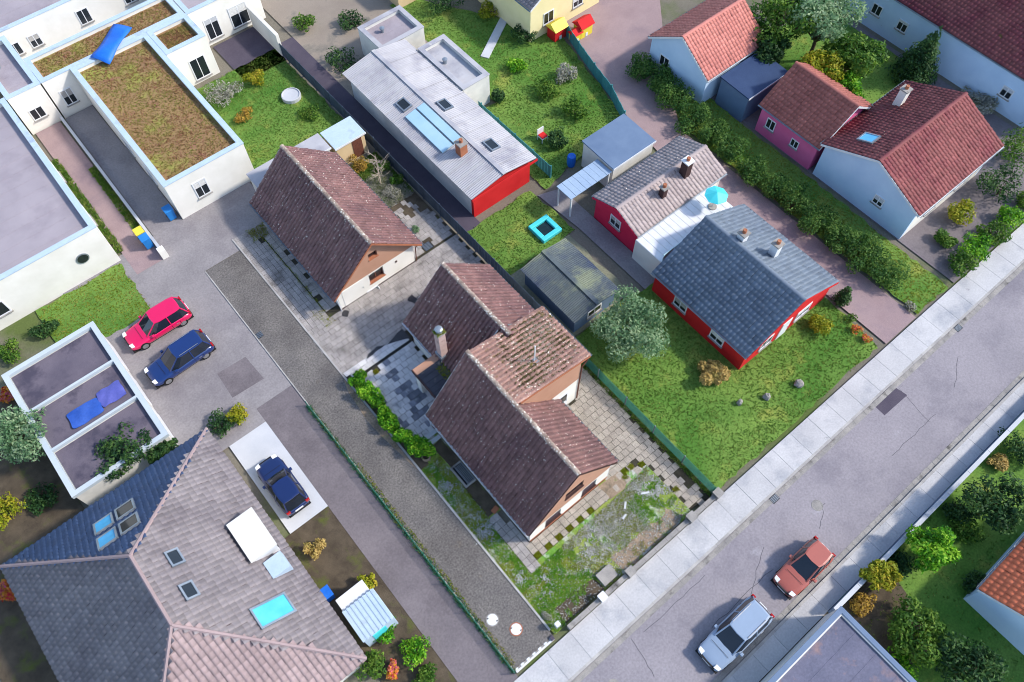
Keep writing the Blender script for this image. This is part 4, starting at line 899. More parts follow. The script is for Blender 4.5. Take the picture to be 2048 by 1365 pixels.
# ---- upper left: white flat roofed houses
A = flat_building('flat_roofed_house', 'white flat roofed house with reddish sedum roof and narrow front facing the yard', -4.05, 2.0, 33.0, 47.4, 3.45, SEDUM, wins=[('-Y', -1.9, 1.0, 1.0, 1.5), ('-X', 40, 1.0, 1.4, 1.2), ('-X', 36.5, 1.0, 1.2, 1.2), ('+X', 38, 1.0, 1.4, 1.2)])
struct(tufts('sedum_growth', scatter(R4(-3.6, 1.6, 33.5, 47.0), 6000), leafmat('sedum_leaves', C(132, 132, 62), C(150, 128, 78), C(140, 92, 72), .3), .06, .05, 3.14, parent=A), 'stuff')
A2 = flat_building('flat_roofed_house', 'white flat roofed crossing block with sedum roof under the blue sheeting', -6.3, 5.3, 47.5, 50.6, 3.45, SEDUM, wins=[('-Y', -5.2, .8, .9, 1.4)])
struct(tufts('sedum_growth', scatter(R4(-5.8, 4.9, 47.9, 50.2), 2600), leafmat('sedum_leaves', (1,1,1,1), (1,1,1,1)), .06, .05, 3.14, parent=A2), 'stuff')
mb = MB(); c = [(-2.4,47.4,3.4),(-1.6,46.1,3.4),(1.5,48.7,3.4),(.6,50.0,3.4)]; n_ = 8; V = []; fs = []
for i in range(n_+1):
    for j in range(5):
        s, r = i/n_, j/4; P_ = Vector(c[0])*(1-s)*(1-r)+Vector(c[1])*(1-s)*r+Vector(c[3])*s*(1-r)+Vector(c[2])*s*r; V.append((P_.x, P_.y, P_.z+.1*math.sin(r*3.14)+.05*random.random()+.25*math.exp(-((P_.y-47.45)/.8)**2)))
for i in range(n_):
    for j in range(4): fs.append((i*5+j, i*5+j+1, (i+1)*5+j+1, (i+1)*5+j))
mb.add(V, fs); o = mb.build('blue_sheeting', BLUESH, smooth=True); o.modifiers.new('s', 'SOLIDIFY').thickness = .06; tag(o, 'long bright blue sheeting lying across the sedum roof', 'sheeting')
B_ = flat_building('flat_roofed_house', 'white flat roofed house with grey gravel roof and round window in its front wall', -19.5, -9.0, 32.6, 47.4, 3.7, GRAVR, wins=[('-Y', -17, 1.0, 1.6, 1.2), ('+X', 36, 1.0, 1.2, 1.0), ('+X', 41, 1.0, 1.2, 1.0)])
rw = MB(); k_ = 20; cx_, cz_ = -10.85, 1.9
rw.add([(cx_+.42*math.cos(6.283*i/k_), 32.6-d_, cz_+.42*math.sin(6.283*i/k_)) for d_ in (0, .06) for i in range(k_)], [tuple(range(k_, 2*k_))]+[(i, (i+1) % k_, k_+(i+1) % k_, k_+i) for i in range(k_)]); wf_ = rw.build('round_window', ZINC, B_)
rp_ = MB(); rp_.add([(cx_+.34*math.cos(6.283*i/k_), 32.6-d_, cz_+.34*math.sin(6.283*i/k_)) for d_ in (.03, .075) for i in range(k_)], [tuple(range(k_, 2*k_))]+[(i, (i+1) % k_, k_+(i+1) % k_, k_+i) for i in range(k_)]); rp_.build('pane', GLASS, wf_)
MB().box(-16.5,-15.6,38.0,38.9,3.4,3.8).build('roof_vent', TRIM, B_)
flat_building('flat_roofed_house', 'white entrance block with one small window between the gravel roof and the sedum roof', -8.9, -6.4, 47.5, 54.0, 3.45, GRAVR, wins=[('-Y', -7.7, .9, 1.0, 1.0)])
flat_building('flat_roofed_house', 'long white house with three dark windows beyond the sedum roofs', -8.0, 5.6, 55.0, 66.0, 3.2, GRAVR, wins=[('-Y', -6.2, .9, .9, 1.1), ('-Y', -4.6, .9, .9, 1.1), ('-Y', -.4, .9, 1.0, 1.3), ('-Y', 3.5, .9, 1.0, 1.3)])
flat_building('yellow_house', 'yellow walled house beside the long white house', -18.0, -8.3, 56.0, 68.0, 3.0, GRAVR, YELLW)
flat_building('flat_roofed_house', 'white garden house with dark windows behind the paved patio', 5.5, 11.5, 47.5, 54.8, 3.3, GRAVR, wins=[('-Y', 7.0, .3, 1.2, 1.9), ('-Y', 9.4, .3, 1.6, 1.9)])
A3 = flat_building('flat_roofed_house', 'short white block with sedum roof and glazed door looking onto the back lawn', 2.1, 5.35, 44.3, 47.4, 3.45, SEDUM, wins=[('-Y', 4.0, .2, 1.3, 1.9)])
struct(tufts('sedum_growth', scatter(R4(2.6, 4.9, 44.8, 46.9), 1300), MATS['sedum_leaves'], .06, .05, 3.14, parent=A3), 'stuff')
sheet('terrace_slabs', R4(-8.2, 5.6, 50.7, 54.9), -.02, WALKM)
sheet('patio', R4(6.3, 10.3, 42.0, 47.1), -.02, PATCHM)
w_ = thing('patio_wall', 'white L-shaped wall sheltering the patio', 'wall', (10.2, 45, 0)); MB().box(10.05, 10.3, 42.6, 47.1, -.12, 2.0).build('long_wall', WHITE, w_)
sheet('entrance_path', R4(-8.7, -6.75, 30.8, 47.4), -.022, MAUVE)
sheet('side_drive', R4(-6.35, -4.1, 33.0, 47.4), -.024, ASPH)
o = thing('dividing_wall', 'low pale wall with end pillar between entrance path and side drive', 'wall', (-6.55, 39, 0))
MB().box(-6.62, -6.42, 31.2, 47.3, -.1, .45).build('wall_run', WALKM, o); MB().box(-6.75, -6.3, 30.75, 31.2, -.1, .8).build('pillar', WHITE, o)
for k, (a, b, c1, c2) in enumerate([(-8.95,-8.5,33.2,44),(-7.15,-6.7,33.6,41.5)]): struct(tufts('grass_strip', scatter(R4(a,b,c1,c2), 900), GRASSL, .12, .05, -.02), 'stuff')
def bin_(x, y, mt, label):
    t = thing('wheeled_bin', label, 'bin', (x, y, 0)); MB().rbox(x, y, .05, .95, .5, .55, 0, 1.12).build('body', mt, t, bevel=.02)
    MB().box(x-.31, x+.31, y-.34, y+.34, .955, 1.02).build('lid', mt, t, bevel=.02)
    for s in (-1, 1): MB().tube([(x+s*.22, y+.28, .1), (x+s*.28, y+.28, .1)], .1, 10).build('wheel', RUB, t)
bin_(-6.95, 32.4, BIN, 'turquoise blue wheeled bin by the dividing wall pillar'); bin_(-6.98, 33.15, BINY, 'yellow wheeled bin behind the blue bin at the dividing wall')
bin_(-4.55, 33.6, BIN, 'blue wheeled bin against the corner of the narrow sedum roofed house')
def lawn(name, poly, dens=70, h=.07, z=-.02, m2=None):
    sheet(name, jag(poly, .12, .5), z, LAWN); a = np.array(poly); A_ = np.prod(a.max(0)-a.min(0)); p = scatter(poly, int(A_*dens)); nz = vnoise(p, .45, 4)
    struct(tufts(name+'_grass', p[nz+RNG.random(len(p))*.7 > .42], m2 or GRASSL, h*.7, .032, z), 'stuff')
lawn('back_lawn', R4(2.2, 10.0, 31.9, 43.7)); lawn('yard_lawn', [(-15.2,27.6),(-9.2,27.6),(-9.2,32.4),(-15.2,32.4)], m2=GRASSY)
bush('ochre_shrub', 'rounded ochre shrub on the lawn by the patio', 'shrub', 6.9, 41.3, .8, 1.0, LEAF_Y, 900, .09)
bush('grey_shrub', 'grey twiggy shrub in front of the mint door annex', 'shrub', 4.4, 41.6, 1.3, 1.0, GRASSD, 1200, .09)
bush('dry_shrub', 'brownish dry shrub at the corner of the back lawn', 'shrub', 4.2, 38.5, .9, .7, LEAF_O, 700, .08)
tag(MB().lathe(8.2, 38.2, [(.75,-.02),(.75,.28),(.68,.3),(.66,.22),(.02,.2)], 18).build('round_fire_pit', WALKM), 'round pale stone ring on the back lawn', 'stone ring')
bush('lawn_shrub', 'flat grey green shrub on the back lawn by the boarded fence', 'shrub', 8.3, 35.6, .9, .5, LEAF_M, 800, .08)
# sheds behind the outbuilding
def flat_shed(label, x0, x1, y0, y1, h, rm, wm, door=None):
    t = thing('garden_shed', label, 'shed', ((x0+x1)/2, (y0+y1)/2, 0)); MB().box(x0+.1, x1-.1, y0+.1, y1-.1, -.12, h-.12).build('walls', wm, t)
    MB().extrude([(x0,y0,h-.12),(x1,y0,h-.12),(x1,y1,h-.02),(x0,y1,h-.02)], (0,0,.1)).build('roof', rm, t)
    MB().box(x0-.02, x1+.02, y0-.03, y0, h-.16, h-.01).build('fascia', TRIM, t)
    if door: MB().box(door, door+.8, y0+.06, y0+.1, .02, 1.8).build('door', WOODW, t)
    return t
flat_shed('long pale grey roofed shed behind the outbuilding', 1.0, 6.9, 29.95, 31.6, 2.2, FIBRE, WHITE_D); flat_shed('pale blue roofed shed with beige wall behind the ochre shrub', 7.1, 9.7, 29.75, 31.7, 2.0, LBLUE, BEIGEW, 8.5)

# ---- corrugated grey roof house
K = thing('low_grey_house', 'low house with corrugated pale grey roof and red front wall', 'house', (14.5, 27, 0))
MB().box(11.9, 17.0, 20.0, 20.25, -.12, 2.45).build('front_wall', RED, K); MB().box(11.9, 12.15, 20.25, 35, -.12, 2.45).build('side_wall', WHITE_D, K); MB().box(16.75, 17.0, 20.25, 35, -.12, 2.45).build('side_wall', WHITE_D, K); MB().box(12.15, 16.75, 34.75, 35, -.12, 2.45).build('back_wall', CREAM, K)
def corrugated(par, x0, x1, z0, z1, y0, y1, mt, sheets, name='roof_sheet'):
    """fall along x, ribs run down the fall; each sheet a piece of its own"""
    n = sheets; w_ = (y1-y0)/n
    for i in range(n):
        m_ = 12; V = []; fs = []; lift = .012*(i % 2)+random.uniform(0, .006)
        for q in range(m_+1):
            yy = y0+i*w_+(w_+.04)*q/m_; hz = .028*math.cos(q*math.pi)
            V += [(x0, yy, z0+hz+lift), (x1, yy, z1+hz+lift), (x1, yy, z1+hz+lift-.02), (x0, yy, z0+hz+lift-.02)]
        for q in range(m_):
            a = q*4; fs += [(a, a+1, a+5, a+4), (a+3, a+7, a+6, a+2), (a+1, a+2, a+6, a+5), (a, a+4, a+7, a+3)]
        MB().add(V, fs).build(name, mt, par)
corrugated(K, 14.4, 11.5, 3.0, 2.5, 19.6, 35.2, FIBRE, 17); corrugated(K, 14.4, 17.3, 3.0, 2.5, 19.6, 35.2, FIBRE, 17)
MB().box(14.25, 14.55, 19.6, 35.25, 3.0, 3.08).build('ridge_strip', FIBRE, K); MB().box(11.5, 17.3, 19.52, 19.58, 2.3, 2.5).build('fascia', RED, K)
chim(K, 13.4, 23.1, 2.7, 3.8, PLINTH, .6)
for k, (a, b) in enumerate([(24.0, 28.4)]): MB().extrude([(12.4,a,2.72),(12.4,b,2.72),(13.3,b,2.88),(13.3,a,2.88)], (0,0,.1)).build('rooflight_strip', mat('pale_blue_rooflight', C(150, 186, 206), C(166, 198, 214), .5, .3, 0, 20, fine=.03), K)
MB().extrude([(13.45,24.0,2.9),(13.45,28.4,2.9),(14.1,28.4,3.01),(14.1,24.0,3.01)], (0,0,.1)).build('rooflight_strip', MATS['pale_blue_rooflight'], K)
for (x, y) in ((15.4, 22.3), (15.2, 27.4), (13.0, 29.4)): skylight(K, (x, y, 3.0-abs(x-14.4)*.172+.03), (0,1,0), (1 if x > 14.4 else -1, 0, -.172), 1.0, .7, GLASS)
flat_building('flat_annex', 'grey flat roofed annex on the garden side of the corrugated roof', 17.35, 19.8, 28.0, 33.6, 2.6, FIBRE, WHITE_D, FIBRE, cat='annex')
flat_building('flat_annex', 'grey flat roofed annex behind the corrugated roof', 15.2, 19.2, 35.4, 38.6, 2.5, GRAVR, WHITE_D, FIBRE, cat='annex')
sheet('side_passage', R4(10.25, 11.9, 18, 44), -.03, PATCHM)
sheet('gravel_yard', R4(11.9, 22, 35.2, 50), -.035, mat('grey_brown_gravel', C(132, 122, 112), C(148, 138, 126), .3, 1, .5, 25, fine=.2, patches=[(C(104, 102, 96), .3, .52, .66), (C(90, 104, 60), .3, .66, .76)]))
t = flat_shed('terracotta roofed garden hut in the gravel yard', 20.5, 23.0, 41.0, 43.6, 2.2, ROSE_T, BEIGEW)
for k, (x, y) in enumerate([(13.2, 44.3), (16.4, 42.0), (18.8, 46.5), (13.2, 38.4)]): bush('yard_shrub', ['grey green shrub at the far left of the gravel yard', 'dark shrub in the middle of the gravel yard', 'green shrub behind the terracotta hut', 'dark shrub at the back corner of the corrugated roof house'][k], 'shrub', x, y, 1.0+.2*k, 1.1, [LEAF_M, LEAF_D, LEAF_M, LEAF_D][k], 900, .1)

# ---- gardens behind the red house
lawn('garden_lawn', [(17.3,18.6),(20.4,19.2),(26.2,19.3),(27.5,24.0),(29.0,30.5),(22.0,42.0),(20.2,42),(20.0,27.6),(17.5,27.6)])
lawn('small_lawn', [(10.3,14.6),(16.6,14.6),(16.4,19.3),(10.3,19.3)])
gfz = thing('garden_fence', 'teal boarded garden fence beside the corrugated roof house', 'fence', (18.4, 22, 0)); TEAL = mat('teal_painted_boards', C(52, 118, 124), C(68, 134, 138), 1, .7, .05, 30, objr=.12)
bm_ = None
for i in range(26):
    a = 19.3+i*.32
    if bm_ is None: bo = MB().box(18.35, 18.39, a, a+.29, -.1, 1.15).build('board', TEAL, gfz); bm_ = bo.data; a0 = a
    else: bo = bpy.data.objects.new('board', bm_); col.objects.link(bo); bo.parent = gfz; bo.location = (0, a-a0, random.uniform(-.02, .02))
for i in range(5): MB().box(18.3, 18.42, 19.2+i*2.0, 19.3+i*2.0, -.1, 1.25).build('post', TEAL, gfz)
gf2 = thing('garden_fence', 'curved teal fence along the mauve drive', 'fence', (28, 26, 0)); pts = [(26.2,19.8),(27.3,22.4),(27.9,25.0),(28.6,27.6),(29.4,30.2)]
for a, b in zip(pts[:-1], pts[1:]):
    n_ = 8
    for i in range(n_):
        s = (i+.5)/n_; MB().rbox(a[0]+(b[0]-a[0])*s, a[1]+(b[1]-a[1])*s, -.1, 1.0+.02*(i % 3), .32, .04, math.atan2(b[1]-a[1], b[0]-a[0])).build('board', TEAL, gf2)
for p_ in pts: MB().rbox(p_[0], p_[1], -.1, 1.15, .09, .09, .3).build('post', TEAL, gf2)
for k, (px_, py_, r_, h_, m_, lb) in enumerate([(1100,190,1.2,1.0,LEAF_M,'leafy shrub in the middle of the garden lawn'),(1130,160,.9,1.2,GRASSD,'pale flowering shrub on the garden lawn'),(1150,230,1.1,1.4,LEAF_M,'green shrub by the curved teal fence'),(1050,80,1.0,1.0,LEAF_D,'dark brown green shrub at the top of the garden lawn'),(1030,140,.8,.8,LEAF_B,'fresh green shrub at the left of the garden lawn'),(1115,290,1.0,1.3,LEAF_D,'dark shrub between the teal fence and the blue grey roof'),(1000,200,.7,.9,LEAF_D,'dark shrub beside the teal boarded fence'),(985,30,1.1,1.0,LEAF_Y,'yellow green shrub at the far end of the garden'),(890,20,1.5,1.8,LEAF_D,'dark bush beyond the corrugated roof annex')]):
    x, y = G(px_, py_); bush('garden_shrub', lb, 'shrub', x, y, r_, h_, m_, 1000, .1)
tag(MB().rbox(*G(1000, 55), -.1, .06, 7.5, .7, .55).build('garden_path', WALKM), 'pale straight path across the far lawn', 'path')
x, y = G(1085, 280); t = thing('garden_chair', 'white garden chair with red cushion by the corrugated roof house', 'chair', (x, y, 0))
MB().box(x-.3, x+.3, y-.3, y+.3, .38, .44).build('seat', TRIM, t); MB().box(x-.3, x+.3, y+.26, y+.32, .45, 1.0).build('backrest', TRIM, t); MB().box(x-.26, x+.26, y-.28, y+.24, .442, .52).build('cushion', RED, t, bevel=.02)
for sx in (-.27, .27):
    for sy in (-.27, .27): MB().box(x+sx-.025, x+sx+.025, y+sy-.025, y+sy+.025, -.1, .38).build('leg', TRIM, t)
x, y = G(1142, 328); tag(MB().lathe(x, y, [(.3,-.1),(.33,.3),(.33,.7),(.29,.85),(.27,.86),(.02,.84)], 16).build('rain_barrel', BLUESH), 'blue rain barrel by the pale blue canopy', 'barrel')
# turquoise framed sandpit
x, y = G(1090, 460); t = thing('paddling_pool', 'turquoise rimmed square pool on the small lawn', 'pool', (x, y, 0)); mb = MB()
for (a, b, c_, d) in ((-.85,.85,-.85,-.5),(-.85,.85,.5,.85),(-.85,-.5,-.5,.5),(.5,.85,-.5,.5)): mb.box(x+a, x+b, y+c_, y+d, -.1, .28)
mb.build('rim', CYAN, t, bevel=.05); MB().box(x-.5, x+.5, y-.5, y+.5, -.1, .08).build('water', mat('dark_pool_water', C(14, 34, 38), C(20, 44, 46), 2, .05, .05, 8, spec=.5), t)
# pond tarp beds
DKR = mat('mossy_dark_sheet_roof', C(74, 84, 92), C(92, 102, 104), .5, .85, .3, 9, fine=.2, patches=[(C(118, 126, 108), .45, .5, .64), (C(54, 66, 90), .4, .52, .66)])
gs = thing('garden_shelter', 'low garden shelter with mossy dark sheet roof behind the dwelling', 'shelter', (12.6, 11.0, 0))
MB().box(11.0, 14.5, 8.5, 13.4, -.12, 1.45).build('walls', BGREY, gs); corrugated(gs, 12.75, 10.8, 1.95, 1.6, 8.3, 13.6, DKR, 7); corrugated(gs, 12.75, 14.75, 1.95, 1.6, 8.3, 13.6, DKR, 7)
MB().box(12.6, 12.9, 8.25, 13.65, 1.96, 2.03).build('ridge_strip', DKR, gs); window(gs, '-Y', 8.5, 12.7, .6, 1.2, .7)
sheet('shelter_surround', jag(R4(10.3, 16.0, 8.25, 14.6), .15, .8), -.034, mat('dry_grey_turf', C(116, 120, 98), C(132, 130, 112), .5, 1, .4, 9, fine=.25))

# ---- red house
N6 = gable_building('red_house', 'red walled house with slate blue roof on the lawn beside the mesh fence', 17.2, 25.4, -.2, 7.6, 2.1, 4.35, 'y', SLATE_T, RED, .2, wins=[('-Y', 19.3, .7, 1.1, 1.0), ('-Y', 22.8, .7, 1.4, 1.0), ('-X', 2.0, .7, 1.1, .9), ('-X', 5.2, .7, 1.1, .9), ('+X', 3, .7, 1.1, .9)], vergem=RED)
for (x, y) in ((21.9, 5.2), (22.9, 3.3)):
    c_ = chim(N6, x, y, 3.2, 4.7, TRIM, .5)
d_ = MB().box(20.6, 21.5, -.25, -.2, .0, 1.9).build('door', TRIM, N6); MB().box(21.3, 21.4, -.29, -.25, .9, .95).build('handle', ZINC, d_)
# hall behind with white terrace
N7 = gable_building('rear_hall', 'low hall with grey brown roof and crimson gable behind the red house', 18.4, 26.6, 10.6, 14.6, 2.1, 2.95, 'x', mat('grey_brown_tile', C(150, 138, 138), C(164, 152, 150), .5, .8, .2, 60, island=.12), WHITE_D, .2, front={'-X': CRIM, '-Y': WHITE}, vergem=CRIM)
chim(N7, 24.0, 11.9, 2.6, 4.0, DARKT, .55, TRIM); chim(N7, 21.6, 11.6, 2.4, 3.4, DARKT, .4)
window(N7, '-X', 18.4, 12.6, .9, 1.0, .9)
t = thing('roof_terrace', 'white decked terrace with glass panels between red house and hall', 'terrace', (21.5, 9.2, 0)); MB().box(18.0, 25.0, 7.95, 10.35, -.1, 2.0).build('base', WHITE, t)
for k in range(14): MB().box(18.03+k*.5, 18.5+k*.5, 7.98, 10.32, 2.002, 2.03+.004*(k % 2)).build('deck_board', TRIM, t)
for k in range(4): MB().box(18.1+k*1.0, 19.05+k*1.0, 7.97, 8.0, 2.03, 2.8).build('glass_panel', mat('pale_glass_panel', C(170, 208, 212), C(186, 218, 220), 1, .1, 0, 20, fine=.02), t)
t = thing('parasol', 'bright turquoise eight sided parasol on the white terrace', 'parasol', (23.9, 9.0, 2.03)); MB().tube([(23.9,9.0,2.03),(23.9,9.0,3.5)], .03, 8).build('pole', TRIM, t)
mb = MB(); V = [(23.9,9.0,3.6)]+[(23.9+.8*math.cos(a*math.pi/4+.1), 9.0+.8*math.sin(a*math.pi/4+.1), 3.25+.03*(a % 2)) for a in range(8)]; mb.add(V, [(0, i+1, (i+1) % 8+1) for i in range(8)]); o = mb.build('canopy', CYAN, t); o.modifiers.new('s', 'SOLIDIFY').thickness = .02
MB().lathe(23.9, 9.0, [(.3,2.03),(.3,2.1),(.05,2.12)], 14).build('base', CONC, t)
flat_shed('blue grey flat roofed garage behind the crimson gable', 20.8, 24.9, 15.5, 18.8, 2.4, BGREY, WHITE_D)
t = thing('canopy', 'pale blue ribbed canopy on posts in front of the blue grey garage', 'canopy', (19, 16.4, 0))
for k in range(8): MB().box(16.95+k*.48, 17.41+k*.48, 15.6, 17.1, 2.0+.01*(k % 2), 2.06+.01*(k % 2)).build('roof_panel', mat('dull_blue_canopy_sheet', C(136, 158, 184), C(150, 170, 192), .6, .6, .05, 9, fine=.08), t)
for xx in (17.1, 20.6):
    for yy in (15.7, 17.0): MB().box(xx-.05, xx+.05, yy-.05, yy+.05, -.1, 2.0).build('post', TRIM, t)
sheet('paved_path', [(16.6,18.6),(18.3,18.0),(18.35,10.4),(17.95,7.7),(16.9,7.7),(16.9,14.5)], -.024, ASPH)
lawn('front_lawn', [(10.3,-4.8),(25.3,-4.8),(25.7,-.5),(25.5,8.0),(17.0,7.9),(16.0,8.2),(10.3,8.2)], 80)
tree('silver_tree', 'broad silvery green tree between the dwelling and the red house', 12.7, 5.6, 3.6, 2.35, LEAF_S, 9500, .10, lobes=22, trunk_h=1.2)
bush('pampas_clump', 'round straw coloured grass clump on the lawn before the red house', 'grass clump', 15.4, .6, .95, 1.0, LEAF_P, 2600, .12)
for k, (x, y, r_) in enumerate([(19.3,-3.3,.3),(17.1,-2.6,.24),(15.5,-1.8,.18)]):
    o = MB().lathe(x, y, [(r_*.8,-.05),(r_,.1),(r_*.85,.26),(r_*.5,.36),(.02,.38)], 9).build('lawn_boulder', CONC, smooth=False); [setattr(v_, 'co', v_.co*1.0+Vector((random.uniform(-.05,.05), random.uniform(-.05,.05), random.uniform(-.03,.03)))) for v_ in o.data.vertices]; tag(o, ['largest pale boulder on the front lawn', 'middle sized pale boulder on the front lawn', 'smallest pale boulder on the front lawn near the straw coloured clump'][k], 'boulder')
bush('yellow_shrub', 'yellow green shrub at the front corner of the red house', 'shrub', 23.4, -1.4, .95, 1.0, LEAF_Y, 1600, .08)
tree('small_conifer', 'small dark conifer beside the mauve drive', *G(1680, 605), 2.0, .6, LEAF_D, 1500, .08, cone=True)
for k, (px_, py_) in enumerate([(1712,660),(1730,680),(1700,640)]): bush('flower_clump', ['red flowering clump beside the mauve drive', 'pink flowering clump nearest the pavement', 'flowering clump by the small conifer'][k], 'flowers', *G(px_, py_), .4, .4, [LEAF_R, LEAF_R, LEAF_M][k], 260, .06)
# mauve drive, hedge, lawn strip
sheet('mauve_drive', [(25.9,-5.0),(29.0,-5.0),(29.0,16.5),(30.4,18.5),(33,22.0),(40,30.0),(31.0,34.0),(27.4,22.5),(26.5,18.5),(25.9,14.5)], -.028, MAUVE)
lawn('strip_lawn', [(29.3,-4.9),(32.6,-4.9),(33.1,20.5),(31.6,22),(30.3,18.0),(29.3,16)], 70, m2=GRASSY)
hp = [(31.0,22.6),(30.8,20.4),(30.4,18.4),(30.0,16.4),(29.8,14.4),(29.7,12.4),(29.6,10.3),(29.6,8.2),(29.5,6.2),(29.5,4.2),(29.5,2.2),(29.6,.3),(29.7,-1.6)]
hn = ['first','second','third','fourth','fifth','sixth','seventh','eighth','ninth','tenth','eleventh','twelfth','last']
for k, (x, y) in enumerate(hp): bush('hedge_bush', 'dark hedge bush along the mauve drive, '+hn[k]+' from the rose roofed building', 'bush', x, y, 1.5, 1.4+.2*(k % 3), leafmat('hedge_leaves', C(48, 88, 40), C(78, 118, 52), C(110, 142, 66), .45), 2800, .09, 'dark hedge along the mauve drive')
# ---- rose roofed building, red roofed house
gable_building('rose_roofed_building', 'small building with rose red roof and shade tinted white walls beside the wood', 32.0, 38.2, 17.3, 23.1, 2.6, 4.6, 'x', ROSE_T, WHITE_SHADE, .2, 'building', wins=[('-X', 21.5, .8, 1.0, 1.0)])
flat_shed('dark blue flat roofed carport between rose roof and red brown roof', 33.0, 37.4, 14.0, 16.9, 2.4, mat('dark_blue_sheet_roof', C(38, 58, 92), C(50, 70, 104), .6, .6, .05, 30), BGREY)
gable_building('pink_annex', 'pink walled annex with red brown roof joined to the dark red roof', 33.3, 39.0, 7.75, 12.9, 2.5, 4.6, 'y', BROWNR_T, PINKW, .25, 'annex', wins=[('-X', 11.8, .9, .8, .9), ('-X', 9.5, .9, .7, .7)])
N5 = gable_building('red_roofed_house', 'house with wide dark red roof and shade tinted white gable wall behind the lawn strip', 33.3, 42.4, -.4, 7.3, 3.0, 4.8, 'x', RED_T, WHITE_SHADE, .25, front={'-Y': WHITE}, wins=[('-X', 2.2, 1.3, .8, .8), ('-Y', 36, .9, 1.2, 1.1), ('-Y', 39.5, .9, 1.2, 1.1)])
skylight(N5, (34.9, 5.4, 4.8-(5.4-3.45)*.44+.06), (1,0,0), (0,1,-.44), .9, 1.1); chim(N5, 39.6, 6.3, 3.3, 4.9, WHITE, .55)
gable_building('long_white_house', 'long white house with dark red roof beyond the wood', 49.0, 60.0, -1.0, 18.0, 3.4, 6.4, 'y', RED_T, WHITE_SHADE, .2, wins=[('-X', y, 1.2, .9, .9) for y in (14.5, 12.0, 9.5, 2.5)])
gable_building('cream_house', 'cream and yellow house at the end of the mauve drive', 26.4, 34, 31.0, 40, 3.3, 5.6, 'y', GREY_T, CREAM, .25, wins=[('-Y', 28.3, .9, 1.1, 1.1), ('-Y', 31.5, .9, 1.1, 1.1)])
for k, (px_, py_, c_, lb) in enumerate([(1113,72,RED,'red'),(1165,66,BINY,'yellow'),(1150,78,BINY,'small yellow')]):
    x, y = G(px_, py_); t = thing('play_house', lb+' plastic play house before the cream house', 'play house', (x, y, 0)); s = .6 if k < 2 else .4
    MB().box(x-s, x+s, y-s*.8, y+s*.8, -.05, 1.0*s/.6).build('walls', c_, t); MB().add([(x-s-.1,y-s-.05,1.0*s/.6),(x+s+.1,y-s-.05,1.0*s/.6),(x+s+.1,y+s+.05,1.0*s/.6),(x-s-.1,y+s+.05,1.0*s/.6),(x-s-.1,y,1.5*s/.6),(x+s+.1,y,1.5*s/.6)], [(0,1,5,4),(2,3,4,5),(0,4,3),(1,2,5),(0,3,2,1)]).build('roof', [BINY, RED, RED][k], t); MB().box(x-.2*s, x+.2*s, y-s*.8-.02, y-s*.8, 0, .6*s).build('door', TRIM, t)
# wood behind
for k, (px_, py_, h_, r_, m_, lb) in enumerate([(1560,60,5.5,2.6,LEAF_M,'large green tree behind the rose roofed building'),(1640,60,6,2.6,LEAF_S,'tall pale green tree in the wood'),(1700,120,5,2.2,LEAF_M,'mid green tree at the edge of the wood'),(1630,150,4,1.9,LEAF_Y,'yellowish tree behind the red brown roof'),(1690,185,3.6,1.7,LEAF_B,'bright green tree between red brown and dark red roofs'),(1530,110,4,1.6,LEAF_D,'dark tree behind the blue carport'),(1580,-20,6,2.6,LEAF_D,'dark tree at the back of the wood')]):
    x, y = G(px_, py_, h_*.5); tree('wood_tree', lb, x, y, h_, r_, m_, 4200, .15, 'trees of the small wood')
x, y = G(1848, 110, 2.4); tree('cone_tree', 'dark cone shaped tree before the long white house', x, y, 4.8, 1.9, LEAF_D, 5000, .12, cone=True)
for k, (px_, py_, r_, h_, m_, lb) in enumerate([(1930,430,1.2,1.4,LEAF_Y,'yellow green shrub at the street corner of the red roofed house'),(2010,370,1.9,2.2,LEAF_D,'large dark bush beyond the red roofed house'),(2040,300,1.8,2.0,LEAF_M,'green bush behind the large dark bush'),(1890,480,.8,.7,LEAF_M,'small green shrub near the pavement'),(1770,40,1.0,1.0,LEAF_D,'dark shrub against the long white house'),(1960,200,1.6,.9,GRASSD,'grey shrub in the yard of the long white house'),(1350,140,1.1,1.2,LEAF_M,'green bush at the corner of the rose roofed building')]):
    x, y = G(px_, py_, h_*.5); bush('street_shrub', lb, 'shrub', x, y, r_, h_, m_, 1500, .1)
for k in range(5):
    x, y = G(1920+k*34, 530-k*32, .5); bush('clipped_hedge', 'bright green hedge bush by the far pavement, '+hn[k]+' from the red roofed house', 'bush', x, y, 1.15, 1.1, LEAF_B if k % 2 else LEAF_M, 1500, .09, 'hedge at the corner plot')
sheet('corner_yard', R4(33.2, 48.5, -5.0, 20.0), -.05, ASPH_L); lawn('far_lawn', R4(36, 48, 8, 19), 20)
bush('low_grey_shrub', 'grey blue shrub at the street end of the lawn strip', 'shrub', *G(1822, 618), .5, .4, GRASSD, 300, .07)

